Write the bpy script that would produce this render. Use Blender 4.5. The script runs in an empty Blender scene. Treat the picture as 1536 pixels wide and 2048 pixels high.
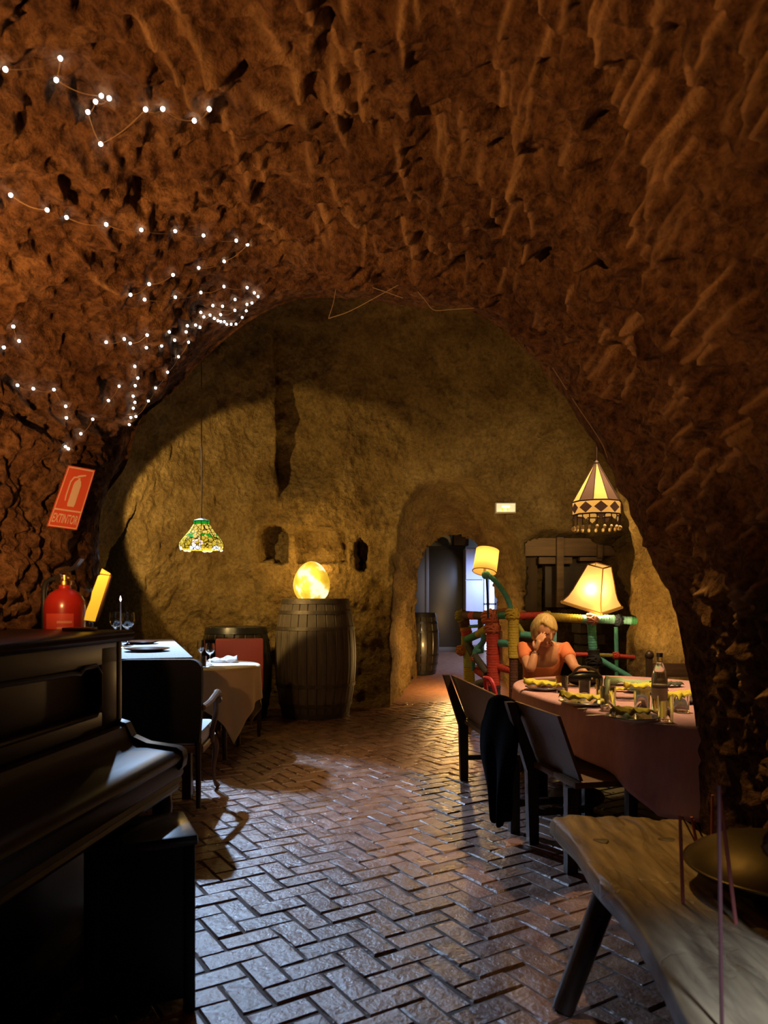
import bpy, bmesh, math, random
import numpy as np
from mathutils import Vector, Matrix, Quaternion
from mathutils.bvhtree import BVHTree
random.seed(7); rng = np.random.default_rng(11)
S = bpy.context.scene
COL = S.collection
PI = math.pi
# ------------------------------------------------------------------ camera
F = 1500.0; HZ = 1198.0; EYE = 1.33            # focal length in px, horizon row, eye height
cam_d = bpy.data.cameras.new('camera'); cam = bpy.data.objects.new('camera', cam_d); COL.objects.link(cam)
cam.location = (0, 0, EYE); cam.rotation_euler = (PI / 2, 0, 0)
cam_d.sensor_fit = 'VERTICAL'; cam_d.sensor_height = 24.0; cam_d.lens = 24.0 * F / 2048.0
cam_d.shift_y = (HZ - 1024.0) / 2048.0
cam_d.clip_start = 0.05
cam_d.dof.use_dof = True; cam_d.dof.focus_distance = 6.0; cam_d.dof.aperture_fstop = 2.6
S.camera = cam
# ------------------------------------------------------------------ world, exposure
w = bpy.data.worlds.new('world'); S.world = w; w.use_nodes = True
w.node_tree.nodes['Background'].inputs[0].default_value = (0.9, 0.45, 0.2, 1)
w.node_tree.nodes['Background'].inputs[1].default_value = 0.006
S.view_settings.view_transform = 'Standard'; S.view_settings.look = 'None'
S.view_settings.exposure = 0.22; S.view_settings.gamma = 1.0; S.view_settings.use_curve_mapping = False
# ------------------------------------------------------------------ lights of the place, and some added ones
def lamp(name, kind, loc, col, power, size=0.05, target=None, angle=60, blend=0.3):
    d = bpy.data.lights.new(name, kind); o = bpy.data.objects.new(name, d); COL.objects.link(o)
    o.location = loc; d.color = col; d.energy = power
    d.shadow_soft_size = size
    if kind == 'SPOT': d.spot_size = math.radians(angle); d.spot_blend = blend
    if target is not None:
        o.rotation_euler = (Vector(target) - Vector(loc)).to_track_quat('-Z', 'Y').to_euler()
    return o
WARM = (1.0, 0.56, 0.17); AMBER = (1.0, 0.47, 0.15); YEL = (1.0, 0.66, 0.22); COOL = (0.60, 0.82, 1.0)
lamp('entrance_wall_lamp', 'SPOT', (-1.30, 1.2, 1.65), AMBER, 145, 0.02, (-0.15, 2.4, 3.1), 108, 0.7)
lamp('added_graze_spot', 'SPOT', (0.78, 0.75, 1.25), (1.0, .40, .11), 6, 0.03, (0.9, 2.3, 2.75), 98, 0.6)  # added, out of view: grazes the right vault so its ridges stand out
lamp('ceiling_spot_cool', 'SPOT', (-2.3, 7.6, 3.30), (0.46, 0.67, 1.0), 1350, 0.04, (-1.12, 4.8, 0.0), 47, 0.5)
lamp('added_bench_spot_cool', 'SPOT', (0.75, 0.3, 2.1), (.50, .66, 1.0), 360, 0.05, (0.9, 1.28, 0.45), 38, 0.9)  # added unseen spot, gives the near end of the plank its blue light
lamp('added_arch_spot_warm', 'SPOT', (0.75, 3.0, 2.25), (1.0, .60, .18), 60, 0.04, (1.08, 2.70, 0.45), 46, 0.8)  # added spot without a fixture, warms the far half of the plank
lamp('wall_spot_neutral', 'SPOT', (-2.35, 6.7, 2.2), YEL, 195, 0.03, (-1.5, 9.1, 2.05), 76, 0.12)
lamp('wall_flood_warm', 'SPOT', (1.75, 5.9, 1.9), (1.0, .70, .30), 190, 0.06, (1.35, 9.3, 2.35), 54, 0.9)
lamp('table_spot_warm', 'SPOT', (1.5, 4.7, 3.15), (1.0, 0.62, 0.30), 270, 0.05, (1.4, 5.1, 0.75), 82, 0.5)
lamp('added_pillar_spot', 'SPOT', (1.5, 6.1, 1.0), (1.0, .60, .18), 105, 0.05, (2.6, 6.4, 1.5), 80, 0.6)  # added light with no fixture, brightens the rock pillar beyond the railing lamps
lamp('passage_lamp', 'POINT', (0.95, 10.35, 0.55), WARM, 48, 0.05)
lamp('added_left_wall_spot', 'SPOT', (-1.22, 2.2, 1.6), AMBER, 72, 0.02, (-1.4, 3.15, 2.25), 132, 0.7)  # second light added out of view to lift the left wall and sign
# ------------------------------------------------------------------ helpers
def at(px, py, Y): return Vector(((px - 768.0) / F * Y, Y, EYE - (py - HZ) / F * Y))
def proj(P): return 768 + F * P[..., 0] / P[..., 1], HZ - F * (P[..., 2] - EYE) / P[..., 1]
def tag(o, label=None, cat=None, group=None, kind=None):
    if label: o['label'] = label
    if cat: o['category'] = cat
    if group: o['group'] = group
    if kind: o['kind'] = kind
    return o
def empty(name, loc=(0, 0, 0), rz=0.0, label=None, cat=None, group=None, rot=None):
    o = bpy.data.objects.new(name, None); COL.objects.link(o); o.location = loc
    o.rotation_euler = rot if rot else (0, 0, rz); o.empty_display_size = 0.1
    return tag(o, label, cat, group)
def link(name, me, parent=None, mat=None):
    o = bpy.data.objects.new(name, me); COL.objects.link(o)
    if mat is not None: me.materials.append(mat)
    if parent is not None: o.parent = parent
    return o
def copy_tree(o, parent=None):
    c = o.copy(); COL.objects.link(c)
    if parent is not None: c.parent = parent
    for ch in list(o.children): copy_tree(ch, c)
    return c
class MB:
    """collects pieces that become ONE mesh object"""
    def __init__(s): s.v = []; s.f = []; s.m = []
    def add(s, vs, fs, mi=0):
        b = len(s.v); s.v += [tuple(v) for v in vs]; s.f += [tuple(b + i for i in f) for f in fs]; s.m += [mi] * len(fs); return s
    def box(s, c, size, rot=None, bev=0.0, mi=0):
        x, y, z = size[0] / 2, size[1] / 2, size[2] / 2; b = min(bev, x * .9, y * .9, z * .9)
        if b <= 0:
            vs = [(i * x, j * y, k * z) for i in (-1, 1) for j in (-1, 1) for k in (-1, 1)]
            fs = [(0, 1, 3, 2), (4, 6, 7, 5), (0, 4, 5, 1), (2, 3, 7, 6), (0, 2, 6, 4), (1, 5, 7, 3)]
        else:
            bm = bmesh.new(); bmesh.ops.create_cube(bm, size=1.0)
            for v in bm.verts: v.co = Vector((v.co.x * 2 * x, v.co.y * 2 * y, v.co.z * 2 * z))
            bmesh.ops.bevel(bm, geom=bm.edges[:], offset=b, segments=2, profile=0.6, affect='EDGES')
            bm.verts.index_update(); vs = [v.co.copy() for v in bm.verts]; fs = [[v.index for v in f.verts] for f in bm.faces]; bm.free()
        M = rot.to_matrix() if hasattr(rot, 'to_matrix') else (rot if rot is not None else Matrix.Identity(3))
        return s.add([M @ Vector(v) + Vector(c) for v in vs], fs, mi)
    def tube(s, pts, rad, n=10, cap=True, mi=0, closed=False):
        pts = [Vector(p) for p in pts]; k = len(pts); rad = rad if hasattr(rad, '__len__') else [rad] * k
        vs = []; fs = []; up = None
        for i, p in enumerate(pts):
            a = pts[i - 1] if (i or closed) else pts[i]; b = pts[(i + 1) % k] if (i < k - 1 or closed) else pts[i]
            t = (b - a); t = t.normalized() if t.length > 1e-9 else Vector((0, 0, 1))
            if up is None: up = Vector((0, 0, 1)) if abs(t.z) < .9 else Vector((1, 0, 0))
            u = up - t * up.dot(t)
            if u.length < 1e-6: u = t.orthogonal()
            u.normalize(); w_ = t.cross(u); up = u
            for j in range(n):
                an = 2 * PI * j / n; vs.append(p + (u * math.cos(an) + w_ * math.sin(an)) * rad[i])
        for i in range(k if closed else k - 1):
            for j in range(n):
                a = i * n + j; b = i * n + (j + 1) % n; c = ((i + 1) % k) * n
                fs.append((a, b, c + (j + 1) % n, c + j))
        if cap and not closed:
            fs.append(tuple(reversed(range(n)))); fs.append(tuple(range((k - 1) * n, k * n)))
        return s.add(vs, fs, mi)
    def lathe(s, prof, n=24, c=(0, 0, 0), mi=0, wob=None, a0=0.0, rot=None):
        vs = []; fs = []; k = len(prof)
        for (r, z) in prof:
            for j in range(n):
                an = 2 * PI * j / n + a0; rr = r * (wob(an, z) if wob else 1)
                v = Vector((rr * math.cos(an), rr * math.sin(an), z))
                if rot is not None: v = rot @ v
                vs.append(v + Vector(c))
        for i in range(k - 1):
            for j in range(n):
                fs.append((i * n + j, i * n + (j + 1) % n, (i + 1) * n + (j + 1) % n, (i + 1) * n + j))
        if prof[0][0] > 1e-6: fs.append(tuple(reversed(range(n))))
        if prof[-1][0] > 1e-6: fs.append(tuple(range((k - 1) * n, k * n)))
        return s.add(vs, fs, mi)
    def prism(s, poly, d0, d1, M=None, mi=0):
        """2-D polygon (a,b) extruded along third axis; M maps (a,b,d)->world"""
        n = len(poly); M = M or (lambda a, b, d: Vector((a, b, d)))
        vs = [M(a, b, d0) for a, b in poly] + [M(a, b, d1) for a, b in poly]
        fs = [tuple(reversed(range(n))), tuple(range(n, 2 * n))] + [(i, (i + 1) % n, n + (i + 1) % n, n + i) for i in range(n)]
        return s.add(vs, fs, mi)
    def sphere(s, c, r, n=12, m=8, sc=(1, 1, 1), mi=0, rot=None):
        prof = [(r * math.sin(PI * i / m), -r * math.cos(PI * i / m)) for i in range(m + 1)]
        prof[0] = (1e-5, -r); prof[-1] = (1e-5, r); vs = []
        t = MB().lathe(prof, n)
        R = rot if rot is not None else Matrix.Identity(3)
        return s.add([R @ Vector((v[0] * sc[0], v[1] * sc[1], v[2] * sc[2])) + Vector(c) for v in t.v], t.f, mi)
    def build(s, name, mat, parent=None, smooth=True, angle=0.7):
        me = bpy.data.meshes.new(name); me.from_pydata(s.v, [], s.f); mats = mat if isinstance(mat, (list, tuple)) else [mat]
        for m_ in mats: me.materials.append(m_)
        if len(mats) > 1: me.polygons.foreach_set('material_index', s.m)
        bm = bmesh.new(); bm.from_mesh(me); bmesh.ops.remove_doubles(bm, verts=bm.verts[:], dist=1e-6); bmesh.ops.recalc_face_normals(bm, faces=bm.faces[:])
        if smooth:
            for f in bm.faces: f.smooth = True
            for e in bm.edges:
                if len(e.link_faces) == 2 and e.calc_face_angle(0) > angle: e.smooth = False
        bm.to_mesh(me); bm.free()
        return link(name, me, parent)
def grid_mesh(name, P, mat, parent=None, keep=None, closed_u=False, kind=None):
    """P: (nu, nv, 3) array -> smooth quad grid; keep: bool mask of faces (nu-1, nv-1)"""
    nu, nv = P.shape[:2]; me = bpy.data.meshes.new(name)
    idx = np.arange(nu * nv).reshape(nu, nv)
    if closed_u: idx = np.vstack([idx, idx[:1]])
    q = np.stack([idx[:-1, :-1], idx[1:, :-1], idx[1:, 1:], idx[:-1, 1:]], -1)
    q = q[keep] if keep is not None else q.reshape(-1, 4)
    q = q.reshape(-1, 4)
    used = np.unique(q); remap = -np.ones(nu * nv, int); remap[used] = np.arange(len(used)); q = remap[q]; V = P.reshape(-1, 3)[used]
    me.vertices.add(len(V)); me.vertices.foreach_set('co', V.astype(np.float32).ravel())
    me.loops.add(q.size); me.loops.foreach_set('vertex_index', q.ravel().astype(np.int32))
    me.polygons.add(len(q)); me.polygons.foreach_set('loop_start', np.arange(0, q.size, 4, dtype=np.int32))
    me.polygons.foreach_set('use_smooth', np.ones(len(q), bool))
    me.update(calc_edges=True); me.validate()
    o = link(name, me, parent, mat)
    if kind: o['kind'] = kind
    return o
# ---- numpy noise
def _h(ix, iy, iz, seed):
    n = (ix * 374761393 + iy * 668265263 + iz * 1274126177 + seed * 974711) & 0x7fffffff
    n = ((n ^ (n >> 13)) * 1274126177) & 0x7fffffff
    return ((n ^ (n >> 16)) & 0xffff) / 32767.5 - 1.0
def vnoise(P, sc, seed=0):
    Q = P / sc; I = np.floor(Q).astype(np.int64); f = Q - I; f = f * f * (3 - 2 * f)
    r = 0
    for a in (0, 1):
        for b in (0, 1):
            for c in (0, 1):
                wt = (f[..., 0] if a else 1 - f[..., 0]) * (f[..., 1] if b else 1 - f[..., 1]) * (f[..., 2] if c else 1 - f[..., 2])
                r = r + wt * _h(I[..., 0] + a, I[..., 1] + b, I[..., 2] + c, seed)
    return r
def fbm(P, sc, oct=4, seed=0, gain=0.55):
    r = 0; a = 1
    for o_ in range(oct): r = r + a * vnoise(P + 13.7 * o_, sc / 2 ** o_, seed + o_); a *= gain
    return r
def sstep(a, b, x): t = np.clip((x - a) / (b - a), 0, 1); return t * t * (3 - 2 * t)
def poly_sdf(x, y, poly):
    """signed distance to polygon, negative inside"""
    poly = np.array(poly, float); d = np.full(x.shape, 1e9); ins = np.zeros(x.shape, bool); n = len(poly)
    for i in range(n):
        ax, ay = poly[i]; bx, by = poly[(i + 1) % n]; ex, ey = bx - ax, by - ay
        t = np.clip(((x - ax) * ex + (y - ay) * ey) / (ex * ex + ey * ey + 1e-12), 0, 1)
        d = np.minimum(d, np.hypot(x - ax - t * ex, y - ay - t * ey))
        c = ((ay > y) != (by > y)) & (x < ex * (y - ay) / (ey + 1e-12 if ey == 0 else ey) + ax); ins ^= c
    return np.where(ins, -d, d)
def resample(pts, n, smooth=0):
    pts = np.array(pts, float)
    # Catmull-Rom
    P = np.vstack([2 * pts[0] - pts[1], pts, 2 * pts[-1] - pts[-2]]); out = []
    for i in range(1, len(P) - 2):
        for t in np.linspace(0, 1, 24, endpoint=False):
            a, b, c, d = P[i - 1], P[i], P[i + 1], P[i + 2]
            out.append(.5 * (2 * b + (c - a) * t + (2 * a - 5 * b + 4 * c - d) * t * t + (3 * b - a - 3 * c + d) * t ** 3))
    out.append(P[-2]); out = np.array(out); s_ = np.r_[0, np.cumsum(np.linalg.norm(np.diff(out, axis=0), axis=1))]
    q = np.linspace(0, s_[-1], n)
    return np.stack([np.interp(q, s_, out[:, k]) for k in range(out.shape[1])], 1)
def grid_normals(P):
    du = np.gradient(P, axis=0); dv = np.gradient(P, axis=1); n = np.cross(du, dv)
    return n / (np.linalg.norm(n, axis=-1, keepdims=True) + 1e-12)
# ------------------------------------------------------------------ materials
def newmat(name):
    m = bpy.data.materials.new(name); m.use_nodes = True; nt = m.node_tree; return m, nt, nt.nodes['Principled BSDF']
def N(nt, t, **kw):
    n = nt.nodes.new(t)
    for k, v in kw.items(): setattr(n, k, v)
    return n
def rgb(c): return (c[0], c[1], c[2], 1)
def mat(name, col, rough=0.5, metal=0.0, col2=None, scale=20.0, bump=0.0, bscale=None, spec=0.5, stretch=None, coord='Object', alpha=None, trans=0.0, ior=1.45, emit=None, estr=0.0, sheen=0.0, coat=0.0, detail=6.0, rvar=0.0):
    m, nt, b = newmat(name)
    b.inputs['Base Color'].default_value = rgb(col); b.inputs['Roughness'].default_value = rough; b.inputs['Metallic'].default_value = metal
    b.inputs['Specular IOR Level'].default_value = spec; b.inputs['IOR'].default_value = ior; b.inputs['Transmission Weight'].default_value = trans
    if sheen: b.inputs['Sheen Weight'].default_value = sheen
    if coat: b.inputs['Coat Weight'].default_value = coat; b.inputs['Coat Roughness'].default_value = 0.12
    if emit: b.inputs['Emission Color'].default_value = rgb(emit); b.inputs['Emission Strength'].default_value = estr
    if col2 is not None or bump or rvar:
        tc = N(nt, 'ShaderNodeTexCoord'); mp = N(nt, 'ShaderNodeMapping'); nt.links.new(tc.outputs[coord], mp.inputs[0])
        if stretch: mp.inputs['Scale'].default_value = stretch
        no = N(nt, 'ShaderNodeTexNoise'); no.inputs['Scale'].default_value = scale; no.inputs['Detail'].default_value = detail; no.inputs['Roughness'].default_value = 0.6
        nt.links.new(mp.outputs[0], no.inputs['Vector'])
        if col2 is not None:
            r = N(nt, 'ShaderNodeValToRGB'); r.color_ramp.elements[0].position = .3; r.color_ramp.elements[1].position = .7
            r.color_ramp.elements[0].color = rgb(col); r.color_ramp.elements[1].color = rgb(col2)
            nt.links.new(no.outputs[0], r.inputs[0]); nt.links.new(r.outputs[0], b.inputs['Base Color'])
        if rvar:
            mr = N(nt, 'ShaderNodeMapRange'); mr.inputs[1].default_value = .3; mr.inputs[2].default_value = .7; mr.inputs[3].default_value = rough - rvar; mr.inputs[4].default_value = rough + rvar
            nt.links.new(no.outputs[0], mr.inputs[0]); nt.links.new(mr.outputs[0], b.inputs['Roughness'])
        if bump:
            n2 = no
            if bscale:
                n2 = N(nt, 'ShaderNodeTexNoise'); n2.inputs['Scale'].default_value = bscale; n2.inputs['Detail'].default_value = 8
                nt.links.new(mp.outputs[0], n2.inputs['Vector'])
            bp = N(nt, 'ShaderNodeBump'); bp.inputs['Strength'].default_value = 1.0; bp.inputs['Distance'].default_value = bump
            nt.links.new(n2.outputs[0], bp.inputs['Height']); nt.links.new(bp.outputs[0], b.inputs['Normal'])
    return m
def rock_mat(name, c1, c2, c3, sc=4.0, bump=0.02, bs=26, mottle=.9):
    m, nt, b = newmat(name); b.inputs['Roughness'].default_value = .95; b.inputs['Specular IOR Level'].default_value = .12
    tc = N(nt, 'ShaderNodeTexCoord')
    n1 = N(nt, 'ShaderNodeTexNoise'); n1.inputs['Scale'].default_value = sc; n1.inputs['Detail'].default_value = 8; n1.inputs['Roughness'].default_value = .65
    n2 = N(nt, 'ShaderNodeTexNoise'); n2.inputs['Scale'].default_value = bs; n2.inputs['Detail'].default_value = 8; n2.inputs['Roughness'].default_value = .7
    n3 = N(nt, 'ShaderNodeTexVoronoi'); n3.inputs['Scale'].default_value = bs * .7
    for n_ in (n1, n2, n3): nt.links.new(tc.outputs['Object'], n_.inputs['Vector'])
    r = N(nt, 'ShaderNodeValToRGB'); e = r.color_ramp.elements; e[0].position = .3; e[0].color = rgb(c1); e[1].position = .75; e[1].color = rgb(c3)
    x = e.new(.52); x.color = rgb(c2)
    nt.links.new(n1.outputs[0], r.inputs[0])
    mx = N(nt, 'ShaderNodeMix', data_type='RGBA', blend_type='MULTIPLY'); mx.inputs[0].default_value = mottle
    r2 = N(nt, 'ShaderNodeValToRGB'); r2.color_ramp.elements[0].position = .36; r2.color_ramp.elements[1].position = .60; r2.color_ramp.elements[0].color = (.22, .17, .14, 1); r2.color_ramp.elements[1].color = (1.25, 1.2, 1.15, 1)
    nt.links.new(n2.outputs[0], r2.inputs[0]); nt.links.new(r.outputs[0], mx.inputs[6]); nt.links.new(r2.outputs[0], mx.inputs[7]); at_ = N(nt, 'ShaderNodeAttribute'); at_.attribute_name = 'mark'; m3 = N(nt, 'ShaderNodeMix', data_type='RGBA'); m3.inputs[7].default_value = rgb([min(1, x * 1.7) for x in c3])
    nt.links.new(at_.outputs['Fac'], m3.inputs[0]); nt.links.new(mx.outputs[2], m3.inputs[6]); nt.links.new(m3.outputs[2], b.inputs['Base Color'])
    ad = N(nt, 'ShaderNodeMath', operation='MULTIPLY_ADD'); ad.inputs[1].default_value = .5; nt.links.new(n3.outputs['Distance'], ad.inputs[0]); nt.links.new(n2.outputs[0], ad.inputs[2])
    bp = N(nt, 'ShaderNodeBump'); bp.inputs['Distance'].default_value = bump; nt.links.new(ad.outputs[0], bp.inputs['Height']); nt.links.new(bp.outputs[0], b.inputs['Normal'])
    return m
def wood(name, c1, c2, rough=.45, axis='Y', scale=6.0, coat=0.0, bump=.003, spec=.5):
    st = {'X': (.12, 1, 1), 'Y': (1, .12, 1), 'Z': (1, 1, .12)}[axis]
    return mat(name, c1, rough, col2=c2, scale=scale * 4, stretch=st, bump=bump, coat=coat, rvar=.08, spec=spec)
ROCK_F = rock_mat('rock_front', (.10, .045, .02), (.21, .11, .05), (.36, .21, .10), 3.2, .07, 26)
ROCK_B = rock_mat('rock_back', (.13, .08, .03), (.21, .142, .055), (.31, .22, .10), 2.6, .055, 24, .42)
# ------------------------------------------------------------------ cave: front vault with arch
def rimY(px): return 3.5 / (1 + 0.3 * (px - 768) / F)
rim_px = [(1552, 1872), (1520, 1700), (1478, 1560), (1440, 1420), (1410, 1290), (1378, 1160), (1335, 1050), (1285, 950), (1225, 850), (1160, 760), (1090, 690), (1010, 632), (930, 597),
          (850, 572), (760, 559), (640, 553), (560, 562), (490, 592), (420, 640), (350, 705), (285, 775), (230, 835), (196, 900), (184, 980), (172, 1100), (160, 1250), (150, 1500), (145, 1700)]
back_px = [(1408, 1880), (1402, 1650), (1396, 1520), (1388, 1420), (1368, 1310), (1345, 1200), (1305, 1100), (1265, 1020), (1220, 925), (1160, 830), (1090, 740), (1020, 672), (935, 620)]
rim = []; bck = []
for i, (px, py) in enumerate(rim_px):
    p = at(px, py, rimY(px)); rim.append(p)
    if i < len(back_px):
        q = at(back_px[i][0], back_px[i][1], rimY(px) + .24 + .02 * i)
    else:
        q = p + Vector((-.03 * (i > 20) - .10 * (i > 22), .5, .10 if i < 22 else 0))
    bck.append(q)
NT = 800
R0 = resample([tuple(p) for p in rim], NT); B0 = resample([tuple(p) for p in bck], NT)
# near profile behind the camera
tt = np.linspace(0, 1, NT); an = tt * PI
near = np.stack([-.55 + 1.38 * np.sign(np.cos(an)) * np.abs(np.cos(an)) ** .55, np.full(NT, -.7), 2.95 * np.abs(np.sin(an)) ** .55], 1)
rows = []
for k in np.linspace(0, 1, 26)[:-1]: rows.append(B0 * (1 - k) + R0 * k + np.array([0, 0, 0]) )
for k in np.linspace(0, 1, 380) ** 1.12:
    b = R0 * (1 - k) + near * k; rows.append(b)
P = np.stack(rows, 1)                                     # (NT, rows, 3)
# swelling of rock beside the bench
bul = np.exp(-((P[..., 1] - 1.78) / .28) ** 2 - ((P[..., 2] - .75) / .5) ** 2) * (P[..., 0] > 0)
P[..., 0] -= .28 * bul
Nn = grid_normals(P)
cen = np.array([0, 2.0, 1.3]); sg = np.sign(((cen - P) * Nn).sum(-1).mean()); Nn *= sg      # towards the room
rowid = np.arange(P.shape[1]); soft = np.clip(rowid / 26.0, 0.25, 1)[None, :]
d = .08 * fbm(P, .75, 2, 1) + .035 * fbm(P, .22, 3, 5) + .03 * fbm(P, .05, 2, 9)
d = d + .055 * (.45 - np.abs(fbm(P, .30, 3, 15))) + .03 * (.4 - np.abs(fbm(P, .11, 2, 19)))          # broken ridges
d = d - .075 * sstep(.35, .75, vnoise(P, .15, 33)) - .04 * sstep(.4, .8, vnoise(P, .07, 35))          # pits
# chisel marks: raised streaks that run along the vault
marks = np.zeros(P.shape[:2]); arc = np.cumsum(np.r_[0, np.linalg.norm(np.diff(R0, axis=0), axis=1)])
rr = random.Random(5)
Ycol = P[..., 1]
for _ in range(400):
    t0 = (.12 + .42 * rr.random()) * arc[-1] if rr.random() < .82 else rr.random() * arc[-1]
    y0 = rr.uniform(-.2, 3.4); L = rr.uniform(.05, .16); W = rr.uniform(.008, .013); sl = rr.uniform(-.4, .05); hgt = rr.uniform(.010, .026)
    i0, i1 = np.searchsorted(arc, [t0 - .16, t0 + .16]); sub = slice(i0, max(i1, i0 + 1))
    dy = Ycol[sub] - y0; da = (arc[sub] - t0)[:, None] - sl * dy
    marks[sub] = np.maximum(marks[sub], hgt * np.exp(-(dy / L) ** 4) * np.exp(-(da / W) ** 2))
lowfade = 1.0
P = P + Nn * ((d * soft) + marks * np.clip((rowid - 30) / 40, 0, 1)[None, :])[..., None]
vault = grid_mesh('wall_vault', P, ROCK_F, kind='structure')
ma = vault.data.attributes.new('mark', 'FLOAT', 'POINT'); ma.data.foreach_set('value', np.clip(marks * np.clip((rowid - 30) / 40, 0, 1)[None, :] / .022, 0, .85).astype(np.float32).ravel())  # chisel ridges also get a lighter colour, painting in the light they catch
tag(vault, 'rough chiselled brown rock vault with an arch over the foreground')
def bvh_of(o): return BVHTree.FromPolygons([v.co.copy() for v in o.data.vertices], [tuple(p.vertices) for p in o.data.polygons])
VB = bvh_of(vault)
CAM = Vector((0, 0, EYE))
def on_vault(px, py, off=.02, default=3.6):
    dr = (at(px, py, 1.0) - CAM).normalized(); h = VB.ray_cast(CAM, dr)
    if h[0] is None: return at(px, py, default)
    n = h[1]; n = n if n.dot(dr) < 0 else -n
    return h[0] + n * off
# flare of rock behind the arch (front wall of the inner chamber)
fl = []
cB = B0.mean(0)
for k in np.linspace(0, 1, 14):
    q = B0.copy(); q[:, 0] = cB[0] + (B0[:, 0] - cB[0]) * (1 + 1.1 * k); q[:, 2] = B0[:, 2] * (1 + .9 * k); q[:, 1] = B0[:, 1] + .12 * k - np.clip((B0[:, 0] - .9) / .4, 0, 1) * (.50 * math.sqrt(k)); fl.append(q)
P2 = np.stack(fl, 1); n2 = grid_normals(P2); P2 = P2 + n2 * (.05 * fbm(P2, .4, 3, 3) * np.clip(np.arange(14) / 4, 0, 1)[None, :])[..., None]
fw = grid_mesh('wall_front', P2, ROCK_F, kind='structure'); tag(fw, 'rock face behind the arch, turned to the inner chamber')
# ------------------------------------------------------------------ cave: inner chamber
plan = [(1.50, 3.05), (2.85, 3.0), (3.1, 4.2), (2.95, 5.4), (2.6, 6.3), (2.34, 6.82), (2.62, 7.25), (3.0, 7.8), (2.9, 8.6), (2.4, 9.1), (1.7, 9.3), (.9, 9.35), (.1, 9.4), (-.6, 9.4), (-1.5, 9.2), (-2.25, 8.75), (-2.85, 7.9), (-3.1, 6.8), (-3.1, 5.4), (-2.7, 4.6), (-1.9, 4.2)]
pl = resample(plan, 900); seg = (pl[:, 1] > 6.2).astype(float) * 3 + .55
cs = np.r_[0, np.cumsum(seg[:-1])]; pl = np.stack([np.interp(np.linspace(0, cs[-1], 640), cs, pl[:, k]) for k in (0, 1)], 1)
C0 = np.array([0.0, 6.3]); Zm = 4.7
a_ = np.linspace(0, PI / 2, 250) ; g = np.clip(np.cos(a_), 0, 1) ** .42; zz = Zm * np.sin(a_) ** 1.0
P = np.zeros((640, 250, 3)); P[..., :2] = C0 + (pl - C0)[:, None, :] * g[None, :, None]; P[..., 2] = zz[None, :]
Nn = grid_normals(P); sg = np.sign(((np.array([0, 6.3, 1.5]) - P) * Nn).sum(-1).mean()); Nn *= sg
px, py = proj(P); wob = 5 * fbm(P, .25, 3, 21)
d = .10 * fbm(P, 1.0, 2, 41) + .035 * fbm(P, .22, 3, 45) + .020 * fbm(P * np.array([1, 1, .6]), .06, 2, 49) + .03 * (.4 - np.abs(fbm(P, .35, 3, 53)))
# fold in the rock left of the centre: lit flank, shaded groove beside it
gx = 552 + 3 * fbm(P, .3, 2, 61)
groove = sstep(gx - 3, gx + 9, px) * (1 - sstep(585, 700, px)) * sstep(1010, 930, py) * sstep(640, 700, py)
d = d - .38 * groove
D = Nn * d[..., None]
yd = np.zeros(P.shape[:2]); back = P[..., 1] > 7.3
def carve(poly, depth, wdt, w2=1.0):
    global yd
    s_ = poly_sdf(px, py, poly) + wob * w2
    yd = np.maximum(yd, depth * sstep(0, wdt, -s_) * back)
carve([(512, 1066), (524, 1050), (545, 1046), (562, 1050), (576, 1066), (576, 1124), (560, 1131), (513, 1124)], .34, 9, .4)
carve([(588, 1064), (610, 1056), (690, 1058), (697, 1080), (696, 1128), (590, 1127)], .24, 5, .3)
carve([(708, 1088), (722, 1078), (735, 1092), (739, 1138), (726, 1147), (711, 1140)], .5, 7, .5)
carve([(1046, 1082), (1086, 1060), (1262, 1056), (1480, 1056), (1480, 1700), (1046, 1700)], .95, 34)
outer = [(783, 1900), (782, 1260), (792, 1090), (806, 1015), (838, 966), (890, 946), (950, 962), (1000, 1008), (1032, 1075), (1048, 1130), (1058, 1230), (1062, 1900)]
inner = [(842, 1900), (840, 1200), (846, 1120), (868, 1068), (905, 1040), (945, 1034), (990, 1050), (1020, 1085), (1036, 1130), (1050, 1230), (1053, 1900)]
so = -(poly_sdf(px, py, outer) + wob * .6); si = poly_sdf(px, py, inner) + wob * .4
fr = np.clip(so, 0, None) / (np.clip(so, 0, None) + np.clip(si, 0, None) + 1e-6); inb = back & (so > 0)
yd = np.where(inb, 2.0 * fr ** .9, yd)
D[..., 1] += yd
D *= 1.0
# dark side doorway at the far left
dw = poly_sdf(px, py, [(279, 1000), (281, 1420), (120, 1420), (206, 1145)]) + wob * .5
out = (P[..., :2] - C0); out /= np.linalg.norm(out, axis=-1, keepdims=True)
dd = 1.1 * sstep(0, 16, -dw) * (P[..., 0] < -1.5) * (P[..., 1] > 4.5)
D[..., 0] += out[..., 0] * dd; D[..., 1] += out[..., 1] * dd
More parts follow.
